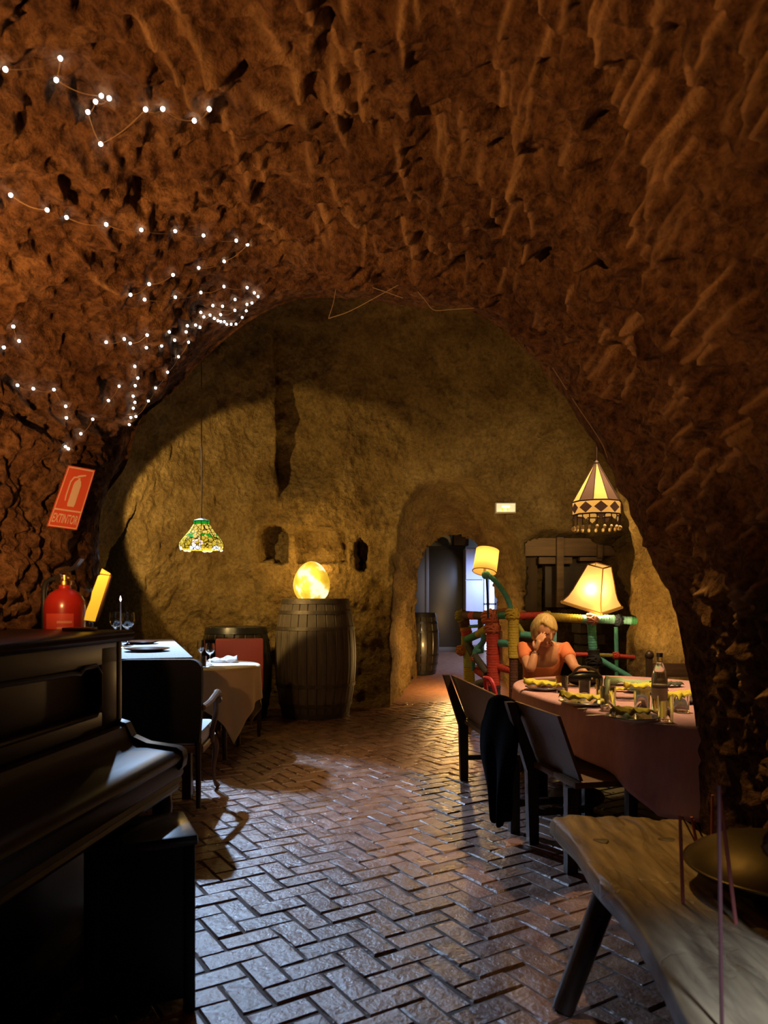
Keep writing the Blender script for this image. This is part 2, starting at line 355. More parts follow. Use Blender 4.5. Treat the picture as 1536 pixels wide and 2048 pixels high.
# battered foot of the walls
Pd = P + D
foot = np.exp(-P[..., 2] / .12) * .10 * (yd < .05); Pd[..., :2] -= out * foot[..., None]
Nd = grid_normals(Pd); rough = np.clip(yd / .25, 0, 1); Pd = Pd + Nd * ((.05 * fbm(Pd, .30, 3, 91) + .02 * fbm(Pd, .07, 2, 93)) * rough)[..., None]
hole = inb & (si < -4)
kf = ~(hole[:-1, :-1] & hole[1:, 1:] & hole[1:, :-1] & hole[:-1, 1:])
chamber = grid_mesh('wall_chamber', Pd, ROCK_B, keep=kf, kind='structure'); tag(chamber, 'ochre rock wall of the inner cave room with niches and a passage')
CB = bvh_of(chamber)
def on_chamber(px, py, off=.02, default=9.2):
    dr = (at(px, py, 1.0) - CAM).normalized(); h = CB.ray_cast(CAM, dr)
    if h[0] is None: return at(px, py, default)
    return h[0] - dr * off
# corridor beyond the passage: side walls, ceiling
cor = []
pts = [(.42, -.1), (.40, 1.0), (.46, 1.9), (.7, 2.32), (1.3, 2.5), (1.9, 2.45), (2.35, 2.3), (2.6, 1.8), (2.65, .8), (2.7, -.1)]
cr = resample(pts, 90)
for k in np.linspace(0, 1, 60):
    q = np.zeros((90, 3)); grow = 1 + .25 * sstep(0, .3, np.array(k)); q[:, 0] = 1.4 + (cr[:, 0] - 1.4) * grow - .15 * k; q[:, 2] = cr[:, 1] * (1 + .18 * k); q[:, 1] = 11.25 + 3.4 * k; cor.append(q)
P3 = np.stack(cor, 1); n3 = grid_normals(P3); P3 = P3 + n3 * (.05 * fbm(P3, .4, 3, 71))[..., None]
cw = grid_mesh('wall_corridor', P3, ROCK_B, kind='structure'); tag(cw, 'rock sides and ceiling of the corridor behind the passage')
b = MB(); b.box((1.3, 14.72, 1.6), (4.2, .1, 3.6)); o = b.build('wall_corridor_end', mat('end_plaster', (.30, .29, .28), .9, col2=(.22, .2, .2), scale=5)); tag(o, 'pale end wall of the corridor', kind='structure')
# ------------------------------------------------------------------ floor: screed, herringbone bricks, ramp
GROUT = mat('grout', (.06, .038, .028), .9, col2=(.09, .06, .045), scale=30, bump=.004)
b = MB(); nx = 2
ys = [-.8, 9.6, 10.2, 11.5, 12.8, 14.0, 14.8]; zs = [-.0055, -.0055, .03, .15, .27, .35, .35]
vs = []; fs = []
for y_, z_ in zip(ys, zs): vs += [(-4.4, y_, z_), (4.2, y_, z_)]
for i in range(len(ys) - 1): fs.append((2 * i, 2 * i + 1, 2 * i + 3, 2 * i + 2))
b.add(vs[:4], fs[:1]); FLOOR = b.build('floor', GROUT); tag(FLOOR, 'worn red brick floor laid in herringbone', kind='structure')
b = MB(); b.add([vs[i] for i in range(2, 14)], [(2 * i, 2 * i + 1, 2 * i + 3, 2 * i + 2) for i in range(5)])
o = b.build('floor_ramp', mat('ramp_brick', (.16, .075, .045), .5, col2=(.24, .12, .07), scale=14, bump=.01)); tag(o, 'reddish floor rising into the passage', kind='structure')
def brick_material():
    m, nt, bs = newmat('brick'); tc = N(nt, 'ShaderNodeTexCoord'); oi = N(nt, 'ShaderNodeObjectInfo')
    geo = N(nt, 'ShaderNodeNewGeometry')
    n1 = N(nt, 'ShaderNodeTexNoise'); n1.inputs['Scale'].default_value = 9; n1.inputs['Detail'].default_value = 6
    n2 = N(nt, 'ShaderNodeTexNoise'); n2.inputs['Scale'].default_value = 48; n2.inputs['Detail'].default_value = 6; n2.inputs['Roughness'].default_value = .6
    nt.links.new(geo.outputs['Position'], n1.inputs['Vector']); nt.links.new(geo.outputs['Position'], n2.inputs['Vector'])
    r = N(nt, 'ShaderNodeValToRGB'); e = r.color_ramp.elements; e[0].position = .3; e[0].color = (.12, .055, .035, 1); e[1].position = .75; e[1].color = (.23, .125, .08, 1)
    nt.links.new(n1.outputs[0], r.inputs[0])
    hs = N(nt, 'ShaderNodeHueSaturation'); mr = N(nt, 'ShaderNodeMapRange'); mr.inputs[3].default_value = .7; mr.inputs[4].default_value = 1.25
    wn = N(nt, 'ShaderNodeTexWhiteNoise'); nt.links.new(geo.outputs['Random Per Island'], wn.inputs['Vector'])
    ad = N(nt, 'ShaderNodeMath', operation='ADD'); nt.links.new(oi.outputs['Random'], ad.inputs[0]); nt.links.new(geo.outputs['Random Per Island'], ad.inputs[1])
    fr_ = N(nt, 'ShaderNodeMath', operation='FRACT'); nt.links.new(ad.outputs[0], fr_.inputs[0]); nt.links.new(fr_.outputs[0], mr.inputs[0])
    nt.links.new(mr.outputs[0], hs.inputs['Value']); nt.links.new(r.outputs[0], hs.inputs['Color']); nt.links.new(hs.outputs[0], bs.inputs['Base Color'])
    rg = N(nt, 'ShaderNodeMapRange'); rg.inputs[1].default_value = .3; rg.inputs[2].default_value = .7; rg.inputs[3].default_value = .22; rg.inputs[4].default_value = .42
    nt.links.new(n1.outputs[0], rg.inputs[0]); nt.links.new(rg.outputs[0], bs.inputs['Roughness']); bs.inputs['Specular IOR Level'].default_value = .8
    mm = N(nt, 'ShaderNodeMath', operation='MULTIPLY_ADD'); mm.inputs[1].default_value = .5; nt.links.new(n2.outputs[0], mm.inputs[0]); nt.links.new(n1.outputs[0], mm.inputs[2])
    bp = N(nt, 'ShaderNodeBump'); bp.inputs['Distance'].default_value = .014; nt.links.new(mm.outputs[0], bp.inputs['Height']); nt.links.new(bp.outputs[0], bs.inputs['Normal'])
    return m
BRICK = brick_material()
bw, bl, jt = .112, .224, .005
def brick_mesh(k):
    r_ = random.Random(k); x, y = bl / 2 - jt / 2, bw / 2 - jt / 2; ch = .007; vs = []; fs = []
    def ring(dx, z, j): return [((sx * (x - dx)) + r_.uniform(-j, j), (sy * (y - dx)) + r_.uniform(-j, j), z + r_.uniform(-j, j) * .3) for sx, sy in ((-1, -1), (0, -1), (1, -1), (1, 1), (0, 1), (-1, 1))]
    vs = ring(0, -.03, 0) + ring(0, -.008, .003) + ring(ch, 0, .003)
    vs.append((0, 0, r_.uniform(-.0005, .002)))
    for L in (0, 6):
        for i in range(6): fs.append((L + i, L + (i + 1) % 6, L + 6 + (i + 1) % 6, L + 6 + i))
    for i in range(6): fs.append((12 + i, 12 + (i + 1) % 6, 18))
    return vs, fs
variants = [brick_mesh(k) for k in range(8)]
vm = []
for vs, fs in variants:
    me = bpy.data.meshes.new('brick'); me.from_pydata(vs, [], fs); me.materials.append(BRICK); me.update(); vm.append(me)
ang = math.radians(32); ca, sa = math.cos(ang), math.sin(ang)
cells = []
for j in range(-110, 110):
    for i in range(-40, 40):
        bx = (j + 4 * i)
        for kind_ in (0, 1):
            if kind_ == 0: cxl, cyl, rz_ = (bx + 1.0) * bw, (j + .5) * bw, 0
            else: cxl, cyl, rz_ = (bx + 2.5) * bw, (j + 0.0) * bw, PI / 2
            X, Y = cxl * ca - cyl * sa, cxl * sa + cyl * ca + 4.0
            if not (-3.0 < X < 2.8 and .4 < Y < 9.7): continue
            if Y < 3.6 and not (-1.75 < X < 1.5): continue
            u_, v_ = 768 + F * X / Y, HZ + F * EYE / Y
            vis = (360 < u_ < 1400 and v_ < 2080)
            cells.append((X, Y, rz_ + ang, vis, u_, v_))
vis_sorted = sorted([c for c in cells if c[3] and not (c[4] > 1180 and c[5] > 1650) and not (c[4] < 420 and c[5] < 1560)], key=lambda c: c[1])
near_set = set((round(c[0], 4), round(c[1], 4)) for c in vis_sorted[:300])
rest = MB()
for c in cells:
    M = Matrix.Translation((c[0], c[1], random.uniform(-.004, .003))) @ Matrix.Rotation(c[2], 4, 'Z') @ Matrix.Rotation(random.gauss(0, .010), 4, 'X') @ Matrix.Rotation(random.gauss(0, .006), 4, 'Y')
    k = random.randrange(8)
    if (round(c[0], 4), round(c[1], 4)) in near_set:
        o = bpy.data.objects.new('brick', vm[k]); COL.objects.link(o); o.matrix_world = M; o.parent = FLOOR
    else:
        rest.add([M @ Vector(v) for v in variants[k][0]], variants[k][1])
me = bpy.data.meshes.new('brick_field'); me.from_pydata(rest.v, [], rest.f); me.materials.append(BRICK); me.update()
o = bpy.data.objects.new('brick_field', me); COL.objects.link(o); o.parent = FLOOR; o['kind'] = 'stuff'
# ------------------------------------------------------------------ materials for things
PIANO = mat('piano_lacquer', (.016, .008, .005), .36, spec=.22, col2=(.024, .011, .006), scale=9, stretch=(.15, 1, 1), rvar=.05)
BRASS = mat('brass', (.55, .36, .12), .3, 1.0)
STEEL = mat('steel', (.6, .6, .6), .28, 1.0)
BLACKM = mat('black_metal', (.012, .012, .013), .45)
DARKWOOD = wood('dark_wood', (.018, .010, .006), (.045, .024, .013), .4, 'Z', coat=.2)
MIDWOOD = wood('mid_wood', (.10, .05, .022), (.18, .09, .04), .4, 'Z')
BLACKCLOTH = mat('black_fabric', (.006, .006, .006), .85, bump=.002, bscale=200)
WHITECLOTH = mat('white_cloth', (.78, .78, .76), .8, bump=.001, bscale=240, sheen=.1)
CLOTHLIT = mat('cloth_warm_lit', (.66, .50, .26), .85, bump=.001, bscale=240)  # white cloth with the golden light on its skirt painted into the colour
GLASS = mat('clear_glass', (.95, .97, .97), .03, trans=1.0, ior=1.45)
CHINA = mat('white_china', (.75, .75, .72), .15, coat=.4)
def plastic(name, c, r=.4): return mat(name, c, r)
# ------------------------------------------------------------------ upright piano
pa = math.radians(6); PN = Matrix(((-math.sin(pa), math.cos(pa), 0), (-math.cos(pa), -math.sin(pa), 0), (0, 0, 1)))
piano = empty('upright_piano', (-1.03, 2.95, 0), 0, 'dark lacquered upright piano along the left wall', 'piano')
piano.rotation_euler = PN.to_euler()
PL = 1.5                                                     # local x: far end 0 -> near end; y: towards the room; z up
def pbox(name, x0, x1, y0, y1, z0, z1, parent=piano, bev=.006, m=PIANO):
    b = MB(); b.box(((x0 + x1) / 2, (y0 + y1) / 2, (z0 + z1) / 2), (x1 - x0, y1 - y0, z1 - z0), bev=bev); return b.build(name, m, parent)
pbox('side_panel', 0, .035, -.40, .0, .0, 1.165); pbox('side_panel', PL - .035, PL, -.40, .0, .0, 1.165)
pbox('back_panel', .035, PL - .035, -.40, -.37, .05, 1.16)
b = MB(); b.prism([(-.43, 1.165), (.02, 1.165), (.035, 1.172), (.042, 1.182), (.036, 1.192), (.042, 1.2), (.032, 1.208), (-.43, 1.21)], -.025, PL + .025, lambda a, c, d: Vector((d, a, c)))
b.build('top_lid', PIANO, piano)
# upper front: frame with a sunk field
fr = MB(); fr.box((PL / 2, -.02, .865), (PL - .07, .035, .09), bev=.004); fr.box((PL / 2, -.02, 1.125), (PL - .07, .035, .08), bev=.004)
fr.box((.10, -.02, 1.0), (.13, .035, .30), bev=.004); fr.box((PL - .10, -.02, 1.0), (.13, .035, .30), bev=.004)
pf = fr.build('front_frame', PIANO, piano)
pbox('sunk_field', .15, PL - .15, -.055, -.04, .90, 1.10)
b = MB()                                                     # bead moulding round the field, with eared corners
lo, hi, z0, z1 = .175, PL - .175, .905, 1.085
path = [(lo, z0 + .03), (lo, z1 - .03), (lo + .03, z1), (lo + .12, z1), (lo + .15, z1 - .018), (lo + .2, z1 - .012), (PL / 2, z1 - .005), (hi - .2, z1 - .012), (hi - .15, z1 - .018), (hi - .12, z1), (hi - .03, z1), (hi, z1 - .03), (hi, z0 + .03), (hi - .03, z0), (lo + .03, z0)]
b.tube([(x, -.004, z) for x, z in path], .010, 8, closed=True); b.build('moulding', PIANO, piano)
b = MB(); prof = [(-.03, .82), (.015, .845), (.035, .838), (.045, .815), (.06, .785), (.10, .765), (.2, .752), (.235, .748), (.255, .738), (.262, .722), (.255, .706), (.24, .70), (-.03, .70)]
b.prism(prof, .045, PL - .045, lambda a, c, d: Vector((d, a, c))); b.build('fallboard', PIANO, piano)
for x0 in (0.0, PL - .045):
    b = MB(); b.prism([(-.03, .66), (.235, .66), (.262, .685), (.268, .72), (.262, .745), (.24, .76), (.12, .775), (.06, .80), (.035, .85), (.0, .86), (-.03, .86)], x0, x0 + .045, lambda a, c, d: Vector((d, a, c)))
    b.build('cheek', PIANO, piano)
b = MB(); b.prism([(-.03, .585), (.225, .585), (.235, .60), (.228, .612), (.245, .625), (.24, .64), (.25, .655), (.245, .70), (-.03, .70)], 0, PL, lambda a, c, d: Vector((d, a, c))); b.build('keybed', PIANO, piano)
pbox('lower_panel', .035, PL - .035, -.06, -.035, .12, .585); pbox('lower_field', .16, PL - .16, -.038, -.022, .20, .52)
pbox('plinth', 0, PL, -.40, .0, .0, .12)
for x0 in (.05, PL - .05):
    b = MB(); pts = [(.17, .585), (.185, .52), (.165, .44), (.12, .36), (.085, .28), (.09, .20), (.12, .15), (.15, .12)]
    q = resample(pts, 20); b.tube([(x0, y, z) for y, z in q], [.045 - .018 * math.sin(PI * i / 19) for i in range(20)], 10); L = b.build('leg', PIANO, piano)
    b = MB(); b.sphere((x0, .175, .555), .045, 12, 8, (.9, 1, .8)); b.build('scroll', PIANO, L)
    pbox('toe_block', x0 - .05, x0 + .05, -.02, .21, 0, .115)
# ------------------------------------------------------------------ piano stool
st = empty('piano_stool', (-.815, 2.487, 0), math.radians(24), 'black box-shaped piano stool tucked under the keyboard', 'stool')
STOOLM = mat('stool_black', (.008, .007, .007), .4)
b = MB(); b.box((0, 0, .553), (.34, .30, .034), bev=.008); b.build('seat', mat('stool_leather', (.012, .012, .013), .25, coat=.4), st)
for (cx_, cy_, sx_, sy_) in ((.145, 0, .02, .24), (-.145, 0, .02, .24), (0, .125, .27, .02), (0, -.125, .27, .02)): b = MB(); b.box((cx_, cy_, .29), (sx_, sy_, .492), bev=.003); b.build('side_panel', STOOLM, st)
for sx in (-1, 1):
    for sy in (-1, 1): b = MB(); b.box((sx * .145, sy * .125, .27), (.035, .035, .54), bev=.005); b.build('leg', STOOLM, st)
# ------------------------------------------------------------------ fire extinguisher + sign
RED = mat('extinguisher_red', (.30, .017, .012), .28, coat=.5)
ex = empty('fire_extinguisher', (-1.345, 3.16, .93), math.radians(-28), 'red fire extinguisher hanging on the wall behind the piano', 'extinguisher')
b = MB(); b.lathe([(.001, 0), (.07, 0), (.082, .015), (.083, .36), (.078, .395), (.06, .425), (.035, .44), (.024, .445), (.024, .465), (.001, .465)], 32); b.build('cylinder', RED, ex)
b = MB(); b.lathe([(.027, .46), (.027, .475), (.02, .478), (.02, .50), (.001, .50)], 16); b.box((.02, 0, .49), (.07, .02, .02), bev=.004); v = b.build('valve', BRASS, ex)
b = MB(); b.prism([(-.02, 0), (.06, .018), (.10, .052), (.108, .06), (.10, .064), (.055, .03), (-.02, .014)], -.01, .01, lambda a, c, d: Vector((a, d, c + .505))); b.build('handle', STEEL, ex)
b = MB(); b.lathe([(.001, 0), (.019, 0), (.019, .012), (.001, .012)], 16, (.0, -.022, .487), rot=Matrix.Rotation(PI / 2, 3, 'X')); b.build('gauge', STEEL, ex)
b = MB(); q = resample([(-.02, 0, .49), (-.09, -.02, .47), (-.105, -.02, .38), (-.098, -.02, .2), (-.095, -.015, .08)], 26); b.tube(q, .011, 10); b.build('hose', BLACKM, ex)
b = MB(); vs = []; n = 14
for i in range(n + 1):
    a = math.radians(-95 + 80 * i / n)
    for z in (.10, .34): vs.append((.0845 * math.cos(a), .0845 * math.sin(a), z))
b.add(vs, [(2 * i, 2 * i + 2, 2 * i + 3, 2 * i + 1) for i in range(n)])
lb = b.build('label', mat('extinguisher_label', (.50, .06, .04), .4), ex)
def arc_strip(parent, a0, a1, z0, z1, m, name, r=.0850):
    b = MB(); vs = []; n = 6
    for i in range(n + 1):
        a = math.radians(a0 + (a1 - a0) * i / n)
        for z in (z0, z1): vs.append((r * math.cos(a), r * math.sin(a), z))
    b.add(vs, [(2 * i, 2 * i + 2, 2 * i + 3, 2 * i + 1) for i in range(n)]); return b.build(name, m, parent)
LBL = mat('label_print', (.62, .22, .16), .5)
for z in (.30, .275, .25, .225, .20, .175, .15): arc_strip(lb, -60, -20, z, z + .010, LBL, 'printed_line')
for z in (.25, .05): b = MB(); b.box((-.06, .10, z), (.05, .12, .03), rot=Matrix.Rotation(.5, 3, 'Z')); b.build('bracket', BLACKM, ex)
# sign: wall board, leaning with the vault
cor4 = [on_vault(93, 1052, .03), on_vault(153, 1060, .03), on_vault(190, 940, .03), on_vault(136, 930, .03)]
ycen = min(c.y for c in cor4); bl_ = at(93, 1052, ycen - .03); br_ = at(153, 1060, ycen + .08); tr_ = at(190, 940, ycen + .08); tl_ = at(136, 930, ycen - .03)
nrm = (br_ - bl_).cross(tl_ - bl_).normalized()
if nrm.y > 0: nrm = -nrm
def q4(u, v, off=0): return (bl_ * (1 - u) * (1 - v) + br_ * u * (1 - v) + tr_ * u * v + tl_ * (1 - u) * v) + nrm * off
SIGNRED = mat('sign_red', (.55, .085, .04), .4); SIGNCREAM = mat('sign_cream', (.62, .45, .33), .45)
sgn = empty('extinguisher_sign', (0, 0, 0), 0, 'red EXTINTOR sign with extinguisher pictogram on the left rock wall', 'sign')
def slab(name, u0, u1, v0, v1, o0, o1, m, parent):
    b = MB(); c = [(u0, v0), (u1, v0), (u1, v1), (u0, v1)]; b.prism(c, o0, o1, lambda a, c_, d: q4(a, c_, d)); return b.build(name, m, parent, smooth=False)
slab('board', 0, 1, 0, 1, 0, .004, SIGNRED, sgn)
bd = []
for (u0, u1, v0, v1) in ((.03, .97, .965, .985), (.03, .97, .015, .03), (.03, .055, .015, .985), (.945, .97, .015, .985), (.03, .97, .28, .305)): slab('border', u0, u1, v0, v1, .004, .0055, SIGNCREAM, sgn)
b = MB(); b.prism([(.42, .36), (.64, .36), (.66, .40), (.66, .72), (.62, .78), (.57, .80), (.57, .83), (.50, .83), (.50, .80), (.43, .77), (.40, .72), (.40, .40)], .004, .006, lambda a, c, d: q4(a, c, d))
b.prism([(.45, .835), (.72, .875), (.74, .90), (.58, .885), (.44, .86)], .004, .006, lambda a, c, d: q4(a, c, d))
b.prism([(.48, .85), (.33, .84), (.25, .76), (.25, .52), (.28, .44), (.31, .44), (.29, .53), (.29, .75), (.35, .815), (.48, .83)], .004, .006, lambda a, c, d: q4(a, c, d))
b.build('pictogram', SIGNCREAM, sgn, smooth=False)
def text_mesh(txt):
    cu = bpy.data.curves.new('t', 'FONT'); cu.body = txt; cu.size = 1; cu.align_x = 'CENTER'; cu.align_y = 'CENTER'; cu.resolution_u = 3; cu.offset = .016
    o = bpy.data.objects.new('t', cu); COL.objects.link(o); dg = bpy.context.evaluated_depsgraph_get(); me = bpy.data.meshes.new_from_object(o.evaluated_get(dg)); bpy.data.objects.remove(o); return me
tm = text_mesh('EXTINTOR'); xs = [v.co.x for v in tm.vertices]; ysx = [v.co.y for v in tm.vertices]
x0, x1, y0, y1 = min(xs), max(xs), min(ysx), max(ysx)
for v in tm.vertices: v.co = q4(.08 + .84 * (v.co.x - x0) / (x1 - x0), .08 + .15 * (v.co.y - y0) / (y1 - y0), .0062)
link('lettering', tm, sgn, SIGNCREAM)
# ------------------------------------------------------------------ glowing yellow lamp panel standing at the piano's far end
yp = empty('panel_lamp', (-1.16, 2.86, 1.21), 0, 'glowing yellow lamp panel leaning at the far end of the piano lid', 'lamp')
def ypt(px, py, Y): return at(px, py, Y) - yp.location
YGLOW = mat('yellow_glow', (.8, .5, .05), .5, emit=(1.0, .52, .03), estr=.75)
YEDGE = mat('yellow_edge', (.35, .16, .03), .5)
sh = [(168, 1240), (172, 1222), (181, 1200), (184, 1184), (191, 1166), (196, 1152), (201, 1149), (219, 1151), (212, 1175), (200, 1215), (190, 1243)]
b = MB(); fr_ = [ypt(x, y, 2.86) for x, y in sh]; n = len(fr_); bk = [p + Vector((.004, .022, 0)) for p in fr_]
b.add(fr_ + bk, [tuple(range(n))], 0); b.add(fr_ + bk, [tuple(reversed(range(n, 2 * n)))] + [(i, n + i, n + (i + 1) % n, (i + 1) % n) for i in range(n)], 1); b.build('panel', [YGLOW, YEDGE], yp, smooth=False)
b = MB(); b.prism([(200, 1147), (204, 1137), (221, 1147), (220, 1150)], 2.84, 2.885, lambda a, c, d: ypt(a, c, d)); b.build('top_flap', YGLOW, yp, smooth=False)
b = MB(); b.prism([(190, 1243), (219, 1151), (221, 1147), (223, 1149), (194, 1244)], 2.855, 2.885, lambda a, c, d: ypt(a, c, d)); b.build('edge_strip', YEDGE, yp, smooth=False)
b = MB(); b.box((-.0, .0, .006), (.11, .07, .012), bev=.004); b.build('foot', YEDGE, yp)
# ------------------------------------------------------------------ long table with lace cloth behind the armchair
TZ = .95
LACE = mat('lace_cloth', (.46, .47, .48), .8, col2=(.26, .27, .29), scale=60, bump=.004, bscale=90)
lt = empty('side_table', (-1.85, 5.9, 0), 0, 'long tall side table laid with a pale lace cloth beyond the piano', 'table')
def L(p): return Vector((p[0] + 1.85, p[1] - 5.9))
c4 = [L((-1.25, 4.9)), L((-2.0, 7.1)), L((-2.6, 6.9)), L((-1.95, 4.68))]
b = MB(); b.prism([tuple(c) for c in c4], TZ - .035, TZ - .004, lambda a, c, d: Vector((a, c, d))); b.build('tabletop', DARKWOOD, lt, smooth=False)
for c in c4:
    k = c * .9; b = MB(); b.box((k.x, k.y, (TZ - .035) / 2), (.06, .06, TZ - .035), bev=.004); b.build('leg', DARKWOOD, lt)
lc = MB(); m4 = [c * 1.0 for c in c4]; lc.prism([tuple(c) for c in m4], TZ - .004, TZ, lambda a, c, d: Vector((a + lt.location.x, c + lt.location.y, d)))
o = lc.build('lace_cloth', LACE, smooth=False); tag(o, 'pale lace cloth spread on the tall side table', 'tablecloth')
def wineglass(name, loc, h, r, label, group=None, shape='wine'):
    b = MB(); st_ = h * .48; bh = h - st_
    if shape == 'flute': st_ = h * .42; bh = h - st_
    outer = [(r * .8, 0), (r * .82, .003), (r * .3, .008), (.005, .02), (.0045, st_ * .9), (.008, st_), (r * .6, st_ + bh * .14), (r * .92, st_ + bh * .36), (r, st_ + bh * .55), (r * .9, h)]
    inner_ = [(r * .9 - .0018, h), (r - .0018, st_ + bh * .55), (r * .92 - .0018, st_ + bh * .36), (r * .57, st_ + bh * .17), (.004, st_ + bh * .05), (.0005, st_ + bh * .045)]
    b.lathe([(.0005, 0)] + outer + inner_, 24); o = b.build(name, GLASS, angle=1.2); o.location = loc; tag(o, label, 'glass', group); return o
def tumbler(name, loc, h, r, label, group=None):
    b = MB(); b.lathe([(.0005, 0), (r * .9, 0), (r * .93, .004), (r, h), (r - .0025, h), (r * .9, .014), (.0005, .012)], 24); o = b.build(name, GLASS, angle=1.0); o.location = loc; tag(o, label, 'glass', group); return o
wineglass('wine_glass', at(227, 1288, 6.2) + Vector((0, .05, 0)), .27, .052, 'left goblet of the pair beyond the piano lid')
p = at(255, 1290, 6.15); p.z = TZ; wineglass('wine_glass', p, .27, .058, 'right goblet of the pair beyond the piano lid')
bpy.data.objects['wine_glass'].location.z = TZ
p = at(367, 1300, 6.6); p.z = .757 
DPLATE = mat('dark_plate', (.05, .02, .018), .2, coat=.6)
def plate(name, loc, r, m, label, group=None, rim=None):
    b = MB(); pr = [(.0005, 0), (r * .55, 0), (r * .62, .004), (r * .95, .018), (r, .021), (r * .97, .024), (r * .62, .010), (r * .55, .007), (.0005, .006)]
    b.lathe(pr, 36); o = b.build(name, m); o.location = loc; tag(o, label, 'plate', group)
    if rim: b = MB(); b.lathe([(r * .70, .0145), (r * .96, .0247), (r * 1.004, .0215), (r * 1.0, .0205)], 36); k = b.build('rim', rim, o)
    return o
plate('plate', (-2.05, 6.35, TZ), .14, DPLATE, 'dark red plate at the far side of the tall side table')
plate('plate', (-1.72, 5.45, TZ), .16, mat('dark_plate2', (.03, .028, .026), .15, coat=.6), 'dark glossy plate nearest on the tall side table')
cd = empty('table_candle', (-2.02, 5.75, TZ), 0, 'thin candle burning beside the goblets', 'candle')
b = MB(); b.lathe([(.001, 0), (.035, 0), (.035, .006), (.012, .015), (.010, .05), (.013, .055), (.001, .055)], 16); b.build('holder', BRASS, cd)
b = MB(); b.lathe([(.006, .05), (.005, .36), (.001, .362)], 10); b.build('stick', mat('wax', (.6, .4, .3), .5), cd)
b = MB(); b.lathe([(.0005, .36), (.007, .372), (.0065, .385), (.0005, .405)], 10); b.build('flame', mat('flame', (1, .7, .5), .5, emit=(1, .62, .5), estr=14), cd)
# ------------------------------------------------------------------ armchair seen from behind
ac = empty('armchair', (-1.42, 4.75, 0), math.radians(4), 'black upholstered armchair with carved wooden arms, seen from behind', 'chair')
b = MB(); w2 = .27; pol = [(-w2 + .02, .42), (w2 - .02, .42), (w2 - .005, .6), (w2, .78), (w2, .88)] + [(w2 - .07 + .07 * math.cos(a), .88 + .07 * math.sin(a)) for a in np.linspace(.2, PI / 2, 6)] + [(-w2 + .07 + .07 * math.cos(a), .88 + .07 * math.sin(a)) for a in np.linspace(PI / 2, PI, 6)] + [(-w2, .78), (-w2 + .005, .6)]
b.prism(pol, -.035, .035, lambda a, c, d: Vector((a, d - .16 * (c - .45) * .35, c))); b.build('backrest', BLACKCLOTH, ac, angle=.6)
b = MB(); b.box((0, .27, .44), (.52, .5, .10), bev=.03); b.build('seat', mat('armchair_seat', (.55, .58, .62), .8), ac)
b = MB(); b.box((0, .27, .37), (.54, .5, .05), bev=.01); b.build('seat_frame', MIDWOOD, ac)
for sx in (-1, 1):
    b = MB(); q = resample([(sx * .27, .0, .64), (sx * .29, .15, .655), (sx * .30, .3, .68), (sx * .30, .40, .685), (sx * .30, .455, .665), (sx * .30, .46, .635), (sx * .30, .43, .63)], 22)
    b.tube(q, [.020 + .006 * (i > 14) for i in range(22)], 8); arm = b.build('arm', MIDWOOD, ac)
    b = MB(); q = resample([(sx * .30, .33, .66), (sx * .295, .36, .55), (sx * .275, .33, .44), (sx * .272, .33, .36)], 12); b.tube(q, .018, 8); b.build('arm_post', MIDWOOD, arm)
    b = MB(); q = resample([(sx * .25, .48, .38), (sx * .275, .50, .30), (sx * .26, .49, .15), (sx * .265, .50, .06), (sx * .285, .53, .012)], 16); b.tube(q, [.03 - .018 * min(1, i / 10) + .006 * (i > 13) for i in range(16)], 8); b.build('leg', MIDWOOD, ac)
    b = MB(); q = resample([(sx * .235, .02, .44), (sx * .24, .0, .25), (sx * .25, -.05, .012)], 10); b.tube(q, [.022 - .0008 * i for i in range(10)], 8); b.build('leg', DARKWOOD, ac)
# ------------------------------------------------------------------ cloth draped over a table
def drape(name, m, label, cx, cy, rot, edge, rect, z, seed, nfold, amp, cat='tablecloth', maxdrop=.66, extra=None):
    """edge(phi)->(a,b) top outline; rect=(ha,hb) half sizes of the cloth"""
    n = 240; ph = np.linspace(0, 2 * PI, n, endpoint=False); E = np.array([edge(p) for p in ph]); T = np.roll(E, -1, 0) - np.roll(E, 1, 0); T /= np.linalg.norm(T, axis=1, keepdims=True); Nr = np.stack([T[:, 1], -T[:, 0]], 1)
    s_ = np.full(n, 9.0)
    for k in (0, 1):
        nk = Nr[:, k]; s_ = np.minimum(s_, np.where(np.abs(nk) > 1e-3, (np.sign(nk) * rect[k] - E[:, k]) / np.where(np.abs(nk) < 1e-3, 1, nk), 9))
    drop = np.clip(s_, .08, maxdrop)
    if extra is not None: drop = drop + extra(ph)
    r_ = random.Random(seed); phs = [r_.uniform(0, 6) for _ in range(3)]
    fold = np.sin(nfold * ph + phs[0]) * .6 + np.sin(nfold * 1.7 // 1 * ph + phs[1]) * .4
    rows = [E * 0, E * .5, E * .97, E]; zr = [np.zeros(n)] * 4
    rows.append(E + Nr * .008); zr.append(np.full(n, -.006))
    for k in np.linspace(.06, 1, 16):
        rows.append(E + Nr * (.012 + amp * (k ** 1.1) * (fold * .5 + .5) * np.clip(drop / .3, .5, 1.6))[:, None]); zr.append(-drop * k)
    P = np.zeros((n, len(rows), 3)); c, s2 = math.cos(rot), math.sin(rot)
    for i, (r0, z0) in enumerate(zip(rows, zr)):
        P[:, i, 0] = r0[:, 0] * c - r0[:, 1] * s2; P[:, i, 1] = r0[:, 0] * s2 + r0[:, 1] * c; P[:, i, 2] = z0
    P[..., 2] += z
    o = grid_mesh(name, P, m, closed_u=True); o.location = (cx, cy, 0); tag(o, label, cat)
    sm = o.modifiers.new('thickness', 'SOLIDIFY'); sm.thickness = .0025; sm.offset = -1
    return o
RT = (-1.61, 6.5)
